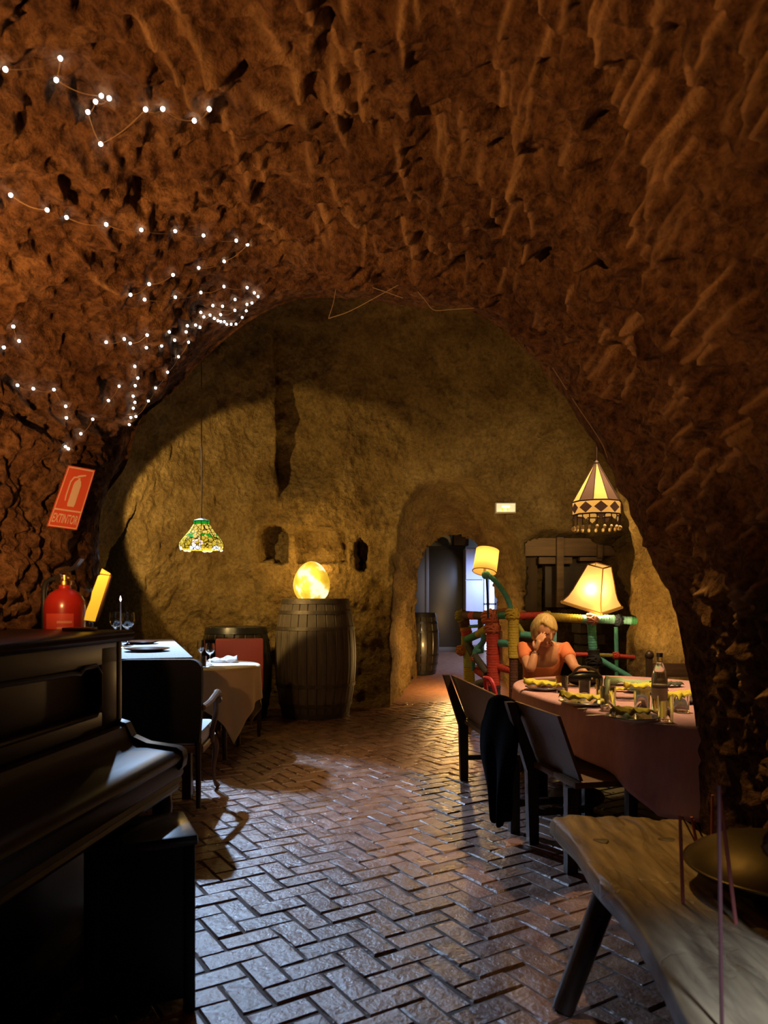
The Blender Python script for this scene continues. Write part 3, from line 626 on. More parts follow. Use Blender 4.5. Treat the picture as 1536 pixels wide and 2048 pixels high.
drape('tablecloth', CLOTHLIT, 'white cloth, warm light tinted into its colour, with hanging corners on the small round table', RT[0], RT[1], 0, lambda p: (.52 * math.cos(p), .52 * math.sin(p)), (.80, .80), .757, 3, 12, .035)
rt = empty('round_table', (RT[0], RT[1], 0), 0, 'small round dining table beside the red chair', 'table')
b = MB(); b.lathe([(.001, .72), (.51, .72), (.515, .735), (.51, .75), (.001, .75)], 48); b.build('tabletop', DARKWOOD, rt)
for a in (45, 135, 225, 315):
    x_, y_ = .40 * math.cos(math.radians(a)), .40 * math.sin(math.radians(a)); b = MB(); b.tube([(x_, y_, .72), (x_ * 1.03, y_ * 1.03, 0)], [.026, .018], 10); b.build('leg', DARKWOOD, rt)
b = MB(); b.lathe([(.001, .0), (.505, .0), (.505, .002), (.001, .002)], 48); o = b.build('table_topper', WHITECLOTH); o.location = (RT[0], RT[1], .7595); tag(o, 'round white topper cloth on the small round table', 'tablecloth')
tz = .762
def ont(px, py, z=tz): Y = (EYE - z) * F / (py - HZ); p = at(px, py, Y); p.z = z; return p
wineglass('wine_glass', ont(402, 1325), .20, .036, 'taller narrow glass on the round table by the red chair', shape='flute')
wineglass('wine_glass', ont(420, 1331), .19, .042, 'wider wine glass on the round table by the red chair')
tumbler('tumbler', ont(404, 1336), .10, .036, 'short tumbler between the stems on the round table')
tumbler('tumbler', ont(368, 1316) + Vector((-.02, .05, 0)), .11, .045, 'tumbler standing past the corner of the lace table')
b = MB(); vs = []; nn = 18
for i in range(nn):
    t = i / (nn - 1)
    for j, wv in enumerate((-1, -.5, 0, .5, 1)): vs.append((t * .25 - .10, wv * (.03 + .045 * t) + .004 * math.sin(9 * t), .012 + .035 * (1 - abs(wv)) * (.5 + t) + .010 * math.sin(t * 14 + j * 2.4)))
b.add(vs, [(i * 5 + j, i * 5 + j + 1, i * 5 + 6 + j, i * 5 + 5 + j) for i in range(nn - 1) for j in range(4)])
o = b.build('napkin', WHITECLOTH); p = ont(440, 1325); o.location = p + Vector((0, 0, .002)); o.rotation_euler = (0, 0, .15); tag(o, 'fan-folded white napkin on the round table', 'napkin'); sm = o.modifiers.new('t', 'SOLIDIFY'); sm.thickness = .003
def cutlery(name, loc, rz, label, kind='fork', group=None):
    b = MB(); b.box((0, -.05, .003), (.010, .11, .003), bev=.001); b.box((0, .02, .003), (.006, .05, .003), bev=.001)
    if kind == 'fork':
        b.box((0, .048, .003), (.022, .018, .003), bev=.001)
        for k in (-1, 0, 1): b.box((k * .009, .075, .003), (.004, .04, .003))
    else: b.prism([(-.008, .04), (.010, .04), (.010, .11), (.002, .125), (-.008, .115)], .0018, .004)
    o = b.build(name, STEEL); o.location = loc; o.rotation_euler = (0, 0, rz); tag(o, label, 'cutlery', group); return o
cutlery('fork', ont(426, 1338), -1.2, 'fork lying crossed on the round table'); cutlery('knife', ont(424, 1336) + Vector((.0, .0, .005)), -.5, 'knife lying crossed on the round table', 'knife')
# ------------------------------------------------------------------ red chair
rc = empty('red_chair', (-1.44, 7.42, 0), math.radians(8), 'red upholstered dining chair behind the round table', 'chair')
REDL = mat('red_leather', (.62, .13, .12), .5, bump=.002, bscale=80)
b = MB(); b.box((0, .18, .68), (.48, .06, .50), bev=.02, rot=Matrix.Rotation(-.08, 3, 'X')); b.build('backrest', REDL, rc)
b = MB(); b.box((0, -.03, .44), (.47, .46, .09), bev=.025); b.build('seat', REDL, rc)
for sx in (-1, 1):
    for sy in (-1, 1): b = MB(); b.tube([(sx * .20, sy * .19, .42), (sx * .205, sy * .20 + .0, .0)], [.023, .016], 4); b.build('leg', DARKWOOD, rc)
# ------------------------------------------------------------------ barrels
STAVE = wood('barrel_stave', (.05, .038, .028), (.15, .115, .08), .62, 'Z', 5, bump=.006)
STAVE2 = wood('barrel_dark', (.012, .010, .009), (.03, .022, .016), .35, 'Z', 5, coat=.3)
HOOP = mat('barrel_hoop', (.07, .06, .05), .55, .6, col2=(.14, .11, .08), scale=18, bump=.003)
HOOPD = mat('barrel_hoop_dark', (.05, .05, .055), .3, .8)
HEAD = wood('barrel_head', (.05, .022, .014), (.10, .045, .028), .4, 'X', 5)
def barrel(name, loc, h, rb, rh, ns, label, sm, hm, hd, hoops, rz=0):
    o = empty(name, loc, rz, label, 'barrel')
    def R(z): t = abs(2 * z / h - 1); return rb - (rb - rh) * t ** 2.1
    meshes = []
    vs = []; fs = []; nz = 15
    for k in range(ns):
        a0 = 2 * PI * k / ns; 
        if k == 0:
            half = PI / ns * .972; zs_ = np.linspace(0, h, nz); b = MB(); vs = []
            for z in zs_:
                r = R(z)
                for (da, dr) in ((-half, -.006), (-half * .86, 0), (0, r * (1 / math.cos(half) - 1) * .4), (half * .86, 0), (half, -.006), (half, -.03), (-half, -.03)): vs.append(((r + dr) * math.cos(da), (r + dr) * math.sin(da), z))
            fs = []
            for i in range(nz - 1):
                for j in range(7): fs.append((i * 7 + j, i * 7 + (j + 1) % 7, (i + 1) * 7 + (j + 1) % 7, (i + 1) * 7 + j))
            fs += [tuple(reversed(range(7))), tuple(range((nz - 1) * 7, nz * 7))]; b.add(vs, fs); s0 = b.build('stave', sm, o); meshes.append(s0)
        else:
            c = s0.copy(); COL.objects.link(c); c.parent = o
        (s0 if k == 0 else c).rotation_euler = (0, 0, a0)
    for (z0, z1) in hoops:
        b = MB(); q0, q1 = z0 * h, z1 * h; b.lathe([(R(q0) + .001, q0), (R(q0) + .008, q0), (R((q0 + q1) / 2) + .008, (q0 + q1) / 2), (R(q1) + .008, q1), (R(q1) + .001, q1)], 56); b.build('hoop', hm, o)
    b = MB(); b.lathe([(.001, h - .045), (rh - .025, h - .045), (rh - .025, h - .03), (.001, h - .03)], 40); b.build('head', hd, o); b = MB(); b.lathe([(.001, .03), (rh - .025, .03), (rh - .025, .045), (.001, .045)], 40); b.build('head', hd, o)
    return o
tb = barrel('barrel', (-.785, 8.62, 0), 1.335, .465, .375, 26, 'tall weathered grey barrel carrying the glowing egg lamp', STAVE, HOOP, HEAD, [(.0, .04), (.095, .125), (.26, .29), (.735, .765), (.87, .90), (.955, .995)], .12)
barrel('barrel', (-1.66, 8.42, 0), 1.02, .40, .325, 20, 'low dark barrel behind the red chair', STAVE2, HOOPD, HEAD, [(.0, .06), (.13, .16), (.28, .31), (.70, .73), (.84, .87), (.93, .995)], .3)
# egg lamp
eg = empty('egg_lamp', (-.83, 8.6, 1.335), 0, 'glowing mottled yellow egg lamp on the tall barrel', 'lamp')
def egg_mat():
    m, nt, bs = newmat('egg_glow'); tc = N(nt, 'ShaderNodeTexCoord'); n1 = N(nt, 'ShaderNodeTexNoise'); n1.inputs['Scale'].default_value = 6.5; n1.inputs['Detail'].default_value = 3; nt.links.new(tc.outputs['Object'], n1.inputs['Vector'])
    r = N(nt, 'ShaderNodeValToRGB'); e = r.color_ramp.elements; e[0].position = .36; e[0].color = (.75, .42, .02, 1); e[1].position = .60; e[1].color = (1.6, 1.4, .8, 1); x = e.new(.50); x.color = (.95, .62, .06, 1)
    nt.links.new(n1.outputs[0], r.inputs[0]); nt.links.new(r.outputs[0], bs.inputs['Emission Color']); bs.inputs['Emission Strength'].default_value = .78; bs.inputs['Base Color'].default_value = (.6, .4, .08, 1); bs.inputs['Roughness'].default_value = .3; return m
b = MB(); pr = []
for i in range(25):
    ph = 2.42 - 2.42 * i / 24; zc = math.cos(ph); r = .208 * math.sin(ph) * (1 - .13 * zc); z = .183 + .245 * zc; pr.append((max(r, 1e-4), z))
b.lathe(pr, 40); b.build('shell', egg_mat(), eg)
b = MB(); b.lathe([(.001, -.001), (.115, -.001), (.12, .008), (.11, .014), (.001, .014)], 32); b.build('base', DARKWOOD, eg)
lamp('egg_lamp_light', 'POINT', (-.78, 8.93, 1.72), (1.0, .60, .15), 20, .06); lamp('egg_lamp_front_light', 'POINT', (-.83, 8.3, 1.6), (1.0, .60, .15), 6, .1)
# barrel inside the passage
barrel('barrel', (.56, 11.75, .165), .95, .30, .24, 18, 'small dark barrel just inside the passage', STAVE2, HOOPD, HEAD, [(.0, .06), (.15, .19), (.30, .33), (.68, .71), (.82, .86), (.93, .995)])
# ------------------------------------------------------------------ leaded-glass pendant over the round table
tl = empty('glass_pendant', (-1.635, 6.72, 1.76), 0, 'leaded glass pendant lamp with flowers above the round table', 'lamp')
def tiff(name, c, s=1.6, lead=True):
    m, nt, bs = newmat(name); tc = N(nt, 'ShaderNodeTexCoord'); v = N(nt, 'ShaderNodeTexVoronoi', feature='DISTANCE_TO_EDGE'); v.inputs['Scale'].default_value = 30
    nt.links.new(tc.outputs['Object'], v.inputs['Vector']); r = N(nt, 'ShaderNodeMath', operation='GREATER_THAN'); r.inputs[1].default_value = .07; nt.links.new(v.outputs[0], r.inputs[0])
    mm = N(nt, 'ShaderNodeMath', operation='MULTIPLY'); mm.inputs[1].default_value = s; nt.links.new(r.outputs[0], mm.inputs[0])
    bs.inputs['Base Color'].default_value = rgb([x * .3 for x in c]); bs.inputs['Roughness'].default_value = .2; bs.inputs['Emission Color'].default_value = rgb(c)
    if lead: nt.links.new(mm.outputs[0], bs.inputs['Emission Strength'])
    else: bs.inputs['Emission Strength'].default_value = s
    return m
TA = tiff('glass_amber', (.85, .60, .10), .9); TG = tiff('glass_green', (.02, .34, .02), .7, False); TP = tiff('glass_pink', (1., .72, .72), 1.3); TW = tiff('glass_white', (.85, .92, 1.0), 1.3); TY = tiff('glass_yellow', (.78, .55, .05), .7)
prof = [(.075, .27), (.070, .245), (.085, .22), (.11, .18), (.145, .135), (.178, .095), (.193, .06), (.192, .03), (.183, .012)]
q = resample(prof, 26)
b = MB(); b.lathe([tuple(x) for x in q[3:]] , 48); sd = b.build('shade', TY, tl); sd.data.materials.append(TA)
for f in list(sd.data.polygons):
    if len(f.vertices) > 4: f.hide = False
bm = bmesh.new(); bm.from_mesh(sd.data); bmesh.ops.delete(bm, geom=[f for f in bm.faces if len(f.verts) > 4], context='FACES')
for f in bm.faces: f.material_index = 0 if f.calc_center_median().z < .12 else 1
bm.to_mesh(sd.data); bm.free()
b = MB(); b.lathe([tuple(x) for x in q[:4]], 48); cp = b.build('crown', TG, tl)
bm = bmesh.new(); bm.from_mesh(cp.data); bmesh.ops.delete(bm, geom=[f for f in bm.faces if len(f.verts) > 4], context='FACES'); bm.to_mesh(cp.data); bm.free()
LEAD = mat('lead_came', (.02, .02, .015), .5, .5)
for k in range(8):
    a = 2 * PI * k / 8 + .2; b = MB(); b.tube([(r * 1.006 * math.cos(a), r * 1.006 * math.sin(a), z) for r, z in q], .0028, 5); b.build('rib', LEAD, tl)
def patch(name, a0, z0, w_, h_, m, shape, off=1.015):
    b = MB(); vs = []
    for (u, v) in shape:
        z = z0 + v * h_; r = np.interp(z, [x[1] for x in q[::-1]], [x[0] for x in q[::-1]]) * off; a = a0 + u * w_; vs.append((r * math.cos(a), r * math.sin(a), z))
    c = np.mean(vs, 0) * np.array([1.02, 1.02, 1]); n = len(vs); b.add(vs + [tuple(c)], [(i, (i + 1) % n, n) for i in range(n)]); return b.build(name, m, tl)
leaf = [(-1, -.4), (-.3, -.5), (.4, -.1), (1, .6), (.2, .55), (-.5, .2)]
rosette = [(math.cos(t) * (1 + .12 * math.cos(5 * t)), math.sin(t) * (1 + .12 * math.cos(5 * t))) for t in np.linspace(0, 2 * PI, 20, endpoint=False)]
for k in range(6):
    a = -PI / 2 + k * PI / 3 + .05
    patch('flower', a, .062, .24, .034, TP if k == 0 else TA, rosette)
    for da, fl_ in ((-.42, 1), (.30, 1), (.62, -1)): patch('leaf', a + da, .130 + .008 * fl_, .2 * fl_, .024, TG, leaf)
    patch('scallop', a - .1, .018, .26, .02, TW, [(-1, -.6), (-.6, -1.), (0, -.7), (.6, -1), (1, -.6), (.9, .7), (0, 1), (-.9, .7)])
b = MB(); b.lathe([(.001, .292), (.03, .288), (.072, .272), (.076, .262), (.001, .262)], 24); b.build('cap', LEAD, tl)
b = MB(); b.tube([(0, 0, .285), (.004, 0, .6), (0, 0, 1.0), (0, 0, 2.3)], .0045, 6); b.build('cord', mat('cord', (.12, .08, .03), .7), tl)
lamp('glass_pendant_bulb', 'POINT', (-1.635, 6.72, 1.77), YEL, 8, .04)
# ------------------------------------------------------------------ big oval table with the pink cloth
PT = (1.66, 4.42); PROT = math.radians(14); HA, HB = .73, 1.18        # local a: across, b: along
def sup(p, n=2.5):
    c, s_ = math.cos(p), math.sin(p); return (HA * math.copysign(abs(c) ** (2 / n), c), HB * math.copysign(abs(s_) ** (2 / n), s_))
PINK = mat('pink_cloth', (.56, .33, .33), .85, col2=(.46, .26, .29), scale=26, stretch=(1, 1, .35), bump=.0015, bscale=120)
drape('tablecloth', PINK, 'dusty pink cloth over the long oval table', PT[0], PT[1], PROT, sup, (HA + .23, HB + .24), .757, 9, 13, .055, maxdrop=.42)
ot = empty('oval_table', (PT[0], PT[1], 0), PROT, 'long oval dining table under the pink cloth', 'table')
b = MB(); b.prism([(x * .985, y * .985) for x, y in [sup(2 * PI * i / 64) for i in range(64)]], .715, .748); b.build('tabletop', DARKWOOD, ot)
for sx in (-1, 1):
    for sy in (-1, 1): b = MB(); b.box((sx * .42, sy * .80, .357), (.08, .08, .715), bev=.006); b.build('leg', DARKWOOD, ot)
tz = .759
YNAP = mat('yellow_napkin', (.62, .55, .05), .85, bump=.001, bscale=200)
BLUERIM = mat('plate_blue_rim', (.06, .075, .12), .15, coat=.5)
def crumple(name, loc, rz, l, wd, h, seed, label, m=YNAP, cat='napkin', group=None):
    r_ = random.Random(seed); b = MB(); vs = []; na, nb = 22, 9; p1, p2 = r_.uniform(0, 6), r_.uniform(0, 6)
    for i in range(na):
        t = i / (na - 1)
        for j in range(nb):
            s_ = j / (nb - 1) * 2 - 1; wdt = wd * (.25 + .95 * math.sin(PI * (.06 + .72 * t)) ** 1.2)
            vs.append(((t - .5) * l, s_ * wdt / 2 + .012 * math.sin(5 * t + p1), .004 + h * max(0, (1 - s_ * s_)) * (.45 + .55 * abs(math.sin(2.4 * t + p2))) + .010 * math.sin(9 * t + 3 * s_ + p1) ** 2 + (.02 * max(0, .35 - t) / .35 * (1 - abs(s_))) + .012 * (abs(s_) > .7) * math.sin(15 * t + p2) ** 2))
    b.add(vs, [(i * nb + j, i * nb + j + 1, (i + 1) * nb + j + 1, (i + 1) * nb + j) for i in range(na - 1) for j in range(nb - 1)])
    o = b.build(name, m); o.location = loc; o.rotation_euler = (0, 0, rz); sm = o.modifiers.new('t', 'SOLIDIFY'); sm.thickness = .002; sm.offset = 1; tag(o, label, cat, group); return o
settings = [(1090, 1380, .125, 'by the seated person'), (1168, 1410, .135, 'at the middle of the near side'), (1265, 1441, .125, 'nearest the camera on the near side'), (1292, 1386, .13, 'on the far side behind the bottle'), (1352, 1404, .13, 'at the right next to the rock jamb')]
for i, (px_, py_, r_, wh) in enumerate(settings):
    p = ont(px_, py_, tz)
    plate('plate', p, r_, CHINA, 'blue-rimmed white plate ' + wh, rim=BLUERIM)
    crumple('napkin', p + Vector((-.02, -.01, .024)), .25 + .3 * (i % 3) - .3, .23, .10, .03, 20 + i, 'yellow cloth napkin on the plate ' + wh)
for i, (px_, py_, h, r_, wh) in enumerate([(1124, 1385, .10, .038, 'by the seated person'), (1169, 1390, .085, .034, 'in front of the black bag'), (1206, 1399, .115, .040, 'left of the clear plate'), (1216, 1420, .12, .041, 'between two yellow napkins'), (1284, 1424, .105, .040, 'left of the bottle'), (1331, 1444, .12, .036, 'in front of the bottle'), (1362, 1424, .085, .042, 'beside the rock jamb')]):
    tumbler('tumbler', ont(px_, py_, tz), h, r_, 'clear tumbler on the pink table ' + wh)
plate('plate', ont(1250, 1399, tz) + Vector((.0, .0, 0)), .09, GLASS, 'clear glass plate in the middle of the pink table')
cutlery('fork', ont(1352, 1452, tz), 1.1, 'fork by the rock jamb on the pink table'); cutlery('knife', ont(1300, 1448, tz), -1.25, 'knife before the nearest yellow napkin', 'knife')
cutlery('knife', ont(1190, 1417, tz), -1.25, 'knife before the middle yellow napkin', 'knife'); cutlery('fork', ont(1212, 1431, tz), -1.4, 'fork left of the nearest plate')
# bottle
bo = empty('water_bottle', ont(1319, 1424, tz), 0, 'clear glass water bottle with pale label on the pink table', 'bottle')
b = MB(); b.lathe([(.0005, 0), (.036, 0), (.039, .006), (.039, .17), (.034, .20), (.018, .245), (.0145, .26), (.0145, .295), (.012, .295), (.012, .26), (.031, .198), (.036, .168), (.036, .01), (.0005, .008)], 28); b.build('glass', GLASS, bo, angle=1.1)
b = MB(); b.lathe([(.0393, .07), (.0396, .07), (.0396, .14), (.0393, .14)], 28); lbm = b.build('label', mat('bottle_label', (.55, .52, .38), .7), bo)
b = MB(); b.lathe([(.0400, .123), (.0400, .134)], 28, a0=0); k_ = b.build('label_band', mat('label_band', (.16, .17, .14), .6), lbm)
bm = bmesh.new(); bm.from_mesh(k_.data); bmesh.ops.delete(bm, geom=[f for f in bm.faces if len(f.verts) > 4], context='FACES'); bm.to_mesh(k_.data); bm.free()
b = MB(); b.lathe([(.0005, .30), (.0165, .30), (.0165, .278), (.0145, .278)], 20); b.build('cap', STEEL, bo)
# black bag, folded cloths, board by the person
bg = empty('handbag', ont(1170, 1372, tz), .2, 'slouched black handbag on the far end of the pink table', 'bag')
b = MB(); b.sphere((0, 0, .05), .11, 20, 10, (1.15, .55, .45)); b.build('body', mat('bag_leather', (.012, .012, .014), .35), bg)
b = MB(); b.tube(resample([(-.10, 0, .06), (-.06, -.02, .12), (.0, -.03, .125), (.07, -.02, .10), (.11, 0, .05)], 16), .009, 8); b.build('strap', mat('bag_leather2', (.05, .045, .04), .4), bg)
b = MB(); b.box((.02, -.058, .055), (.012, .006, .012)); b.build('clasp', STEEL, bg)
GREENC = mat('green_cloth', (.30, .42, .26), .85, bump=.001)
crumple('folded_cloth', ont(1252, 1371, tz) + Vector((.05, .02, .0)), .05, .36, .13, .035, 41, 'long pale green folded cloth at the far end of the pink table', GREENC, 'cloth')
crumple('napkin', ont(1235, 1381, tz) + Vector((-.05, -.05, .0)), .0, .2, .06, .015, 43, 'flat yellow napkin before the green folded cloth')
DGREEN = mat('dark_green_cloth', (.06, .07, .05), .8)
crumple('folded_cloth', ont(1296, 1374, tz) + Vector((.12, .0, .0)), .1, .22, .08, .022, 44, 'dark olive folded cloth behind the far yellow napkin', DGREEN, 'cloth')
b = MB(); b.box((0, 0, .009), (.26, .15, .018), bev=.004); o = b.build('menu_board', mat('menu_board', (.30, .20, .10), .6)); o.location = ont(1095, 1366, tz); tag(o, 'flat tan menu folder in front of the seated person', 'folder')
# ------------------------------------------------------------------ benches along the table
BENCHW = wood('bench_wood', (.09, .048, .018), (.18, .105, .042), .42, 'Y', 4, coat=.05)
def bench(name, P0, P1, label, nl=2):
    """P0 far end foot of the back, P1 near end; (x,y)"""
    P0 = Vector(P0); P1 = Vector(P1); ln = (P1 - P0).length; dr = (P1 - P0) / ln; o = empty(name, (P0.x, P0.y, 0), math.atan2(dr.y, dr.x), label, 'bench')
    # local x along the bench, y (left of x) = towards the table side
    def lean(z): return -.13 * max(0, (z - .40)) / .37
    for x_ in (.03, ln - .03):
        b = MB(); pts = [(.0, 0), (.055, 0), (.055, .42), (.045 - .13, .775), (-.13, .775), (-.012, .40)]
        if x_ > .1: pts = [(.0, 0), (.055, 0), (.055, .42), (.0, .42)]
        b.prism(pts, x_ - .022, x_ + .022, lambda a, c, d: Vector((d, a, c))); b.build('back_post' if x_ < .1 else 'rear_leg', DARKWOOD, o, smooth=False)
        b = MB(); b.box((x_, .35, .21), (.045, .05, .42), bev=.004); b.build('front_leg', DARKWOOD, o)
        b = MB(); b.box((x_, .19, .17), (.03, .30, .035)); b.build('stretcher', DARKWOOD, o)
    b = MB(); b.box((ln / 2, .21, .435), (ln + .04, .37, .03), bev=.004); b.build('seat', BENCHW, o)
    b = MB(); b.prism([(.055, .455), (.072, .455), (.072 - .118, .772), (.055 - .118, .772)], -.01, ln + .01, lambda a, c, d: Vector((d, a, c))); b.build('backrest', BENCHW, o, smooth=False)
    return o
bench('bench', (.555, 5.52), (.72, 4.25), 'long wooden bench with plank back, far one beside the pink table')
bench('bench', (.775, 4.10), (.885, 3.60), 'short wooden bench with plank back, nearest to the rustic plank')
# coat over the bench ends
b = MB(); n, m_ = 30, 26; vs = []
for i in range(n):
    u = i / (n - 1) * 2 - 1
    for j in range(m_):
        v = j / (m_ - 1)
        if v < .12: z = .80 - .9 * (.12 - v) ** 1.2; off = (.12 - v) * .9 + .03
        else: z = .80 - (v - .12) * .80; off = .03 - .075 * math.sin(min(1, (v - .12) * 2.2) * PI / 2) * (1 - .25 * v)
        wd = .11 + .05 * math.sin(PI * min(1, v * 1.3)) - .065 * max(0, v - .55) * 2
        z -= .03 * u * u * (v < .3) + .03 * math.sin(4 * u) * v
        fold = .016 * math.sin(6 * u + 3 * v) * (v)
        vs.append((u * wd + .02 * v, off * 1.0 + fold, z))
b.add(vs, [(i * m_ + j, i * m_ + j + 1, (i + 1) * m_ + j + 1, (i + 1) * m_ + j) for i in range(n - 1) for j in range(m_ - 1)])
o = b.build('coat', mat('coat_wool', (.0025, .0025, .003), .95, spec=.05, bump=.003, bscale=160)); o.location = (.635, 4.17, -.0); o.rotation_euler = (0, 0, math.radians(-62)); sm = o.modifiers.new('t', 'SOLIDIFY'); sm.thickness = .045; sm.offset = -1
sb = o.modifiers.new('s', 'SUBSURF'); sb.levels = 1; sb.render_levels = 1
tag(o, 'black coat hanging over the junction of the two benches', 'coat')
# red bag strap lying on far bench, grey bag under the table
b = MB(); b.tube(resample([(-.1, .05, .03), (-.07, 0, .30), (0, -.02, .335), (.08, 0, .30), (.11, .05, .03)], 22), .016, 8); o = b.build('strap_loop', mat('red_strap', (.45, .03, .06), .5), None); o.location = (.72, 5.15, .45); o.rotation_euler = (0, 0, -1.35); tag(o, 'crimson bag handle rising over the far bench back', 'bag')
b = MB(); b.sphere((0, 0, .075), .15, 16, 10, (1.2, .7, .5)); o = b.build('floor_bag', mat('grey_bag', (.12, .11, .10), .7, bump=.004, bscale=20)); o.location = (1.22, 4.75, 0); tag(o, 'grey bag on the floor under the pink table', 'bag')
# dark chair with ball finial beyond the table
dc = empty('finial_chair', (2.32, 5.92, 0), math.radians(-6), 'dark chair with ball finials at the far right of the pink table', 'chair')
for sx in (-1, 1):
    b = MB(); b.box((sx * .22, .0, .43), (.045, .05, .86), bev=.005); ps = b.build('back_post', DARKWOOD, dc)
    b = MB(); b.sphere((sx * .22, 0, .885), .038, 16, 10); b.build('finial', DARKWOOD, ps)
    b = MB(); b.box((sx * .21, -.40, .21), (.045, .045, .42), bev=.005); b.build('front_leg', DARKWOOD, dc)
b = MB(); b.box((0, -.005, .77), (.40, .03, .11), bev=.01); b.build('top_rail', wood('chair_rail', (.05, .03, .018), (.09, .05, .03), .25, 'X', coat=.4), dc)
b = MB(); b.box((0, -.005, .58), (.40, .025, .20), bev=.006); b.build('back_panel', DARKWOOD, dc)
b = MB(); b.box((0, -.2, .435), (.48, .46, .035), bev=.008); b.build('seat', DARKWOOD, dc)
# ------------------------------------------------------------------ rustic plank bench, drum, incense sticks
RZ = .46
def rustic_mat():
    m, nt, bs = newmat('rustic_plank'); tc = N(nt, 'ShaderNodeTexCoord'); mp = N(nt, 'ShaderNodeMapping'); mp.inputs['Scale'].default_value = (1, .16, 1); nt.links.new(tc.outputs['Object'], mp.inputs[0])
    n1 = N(nt, 'ShaderNodeTexNoise'); n1.inputs['Scale'].default_value = 22; n1.inputs['Detail'].default_value = 8; nt.links.new(mp.outputs[0], n1.inputs['Vector'])
    n2 = N(nt, 'ShaderNodeTexNoise'); n2.inputs['Scale'].default_value = 5; n2.inputs['Detail'].default_value = 5; nt.links.new(tc.outputs['Object'], n2.inputs['Vector'])
    v = N(nt, 'ShaderNodeTexVoronoi', feature='DISTANCE_TO_EDGE'); v.inputs['Scale'].default_value = 5.5
    mp2 = N(nt, 'ShaderNodeMapping'); mp2.inputs['Scale'].default_value = (1, .35, 1); nt.links.new(tc.outputs['Object'], mp2.inputs[0])
    mxv = N(nt, 'ShaderNodeMix', data_type='VECTOR'); mxv.inputs[0].default_value = .18; nt.links.new(mp2.outputs[0], mxv.inputs[4]); nt.links.new(n2.outputs['Color'], mxv.inputs[5]); nt.links.new(mxv.outputs[1], v.inputs['Vector'])
    r = N(nt, 'ShaderNodeValToRGB'); e = r.color_ramp.elements; e[0].position = .3; e[0].color = (.085, .055, .028, 1); e[1].position = .7; e[1].color = (.27, .185, .09, 1); nt.links.new(n1.outputs[0], r.inputs[0])
    nt.links.new(r.outputs[0], bs.inputs['Base Color'])
    rr_ = N(nt, 'ShaderNodeMapRange'); rr_.inputs[1].default_value = .3; rr_.inputs[2].default_value = .7; rr_.inputs[3].default_value = .32; rr_.inputs[4].default_value = .6; nt.links.new(n2.outputs[0], rr_.inputs[0]); nt.links.new(rr_.outputs[0], bs.inputs['Roughness'])
    cl = N(nt, 'ShaderNodeMapRange'); cl.inputs[1].default_value = 0; cl.inputs[2].default_value = .03; cl.inputs[3].default_value = 0; cl.inputs[4].default_value = .25; nt.links.new(v.outputs[0], cl.inputs[0])
    ad = N(nt, 'ShaderNodeMath', operation='ADD'); nt.links.new(n1.outputs[0], ad.inputs[0]); nt.links.new(cl.outputs[0], ad.inputs[1])
    bp = N(nt, 'ShaderNodeBump'); bp.inputs['Distance'].default_value = .006; nt.links.new(ad.outputs[0], bp.inputs['Height']); nt.links.new(bp.outputs[0], bs.inputs['Normal']); return m
RUST = rustic_mat()
rb = empty('rustic_bench', (.95, 2.2, 0), 0, 'thick worn rustic plank bench in the right foreground', 'bench')
NI, NJ = 170, 110
ly = resample([(3.04, .672), (2.90, .678), (2.7, .69), (2.4, .675), (2.15, .69), (1.9, .675), (1.6, .64), (1.35, .62), (1.1, .60)], NI)   # (y, x) of left edge
P = np.zeros((NI, NJ, 3))
for i in range(NI):
    y, xl = ly[i]; xr = 1.19 - .02 * math.sin(y * 4) - .05 * max(0, 2.3 - y)
    for j in range(NJ):
        t = j / (NJ - 1); x = xl + (xr - xl) * t
        yy = y + (.035 * math.sin(t * 5) + .02 * math.sin(t * 13) if i < 11 else 0) * (1 - i / 11)
        P[i, j] = (x - .95, yy - 2.2, RZ)
P[..., 2] += .0035 * fbm(P * np.array([1, .35, 1]), .05, 3, 81) + .002 * fbm(P, .5, 1, 82)
edge = np.minimum(np.arange(NJ), NJ - 1 - np.arange(NJ)); P[..., 2] -= (.018 * np.exp(-edge / 2.6))[None, :]
P[:5, :, 2] -= np.array([.02, .012, .007, .003, .001])[:, None]
ck = np.abs((P[..., 0] + .95) - (.955 + .05 * np.sin((3.0 - (P[..., 1] + 2.2)) * 14) * .4 + (3.03 - (P[..., 1] + 2.2)) * .06)); dep = np.clip(1 - (3.03 - (P[..., 1] + 2.2)) / .36, 0, 1)
P[..., 2] -= .045 * np.exp(-(ck / (.004 + .006 * dep)) ** 2) * np.sqrt(dep)
W_ = P + np.array([.95, 2.2, 0]); far_ = sstep(2.35, 3.0, W_[..., 1])
P[..., 2] -= .007 * sstep(.25, .6, vnoise(W_ * np.array([1, .55, 1]), .045, 301)) * far_ + .005 * sstep(.3, .6, vnoise(W_ * np.array([2.2, .35, 1]), .05, 303)) * (1 - far_ * .5)
for (cx0, cy0, sl_, ln_) in ((.80, 1.9, .22, .5), (.86, 1.75, .12, .7), (.93, 1.95, .25, .4), (.74, 1.6, .16, .3), (.98, 1.6, -.1, .35), (.88, 1.45, .2, .4)):
    dy_ = W_[..., 1] - cy0; dx_ = W_[..., 0] - cx0 + sl_ * dy_ + .012 * np.sin(dy_ * 19); P[..., 2] -= .009 * np.exp(-(dx_ / .0045) ** 2) * np.exp(-(dy_ / (ln_ * .6)) ** 4)
top = P; bot = P.copy(); bot[..., 2] = RZ - .075 + .006 * fbm(P, .2, 2, 85)
b = MB(); nI, nJ = NI, NJ
idx = lambda i, j: i * nJ + j
fsT = [(idx(i, j), idx(i, j + 1), idx(i + 1, j + 1), idx(i + 1, j)) for i in range(nI - 1) for j in range(nJ - 1)]
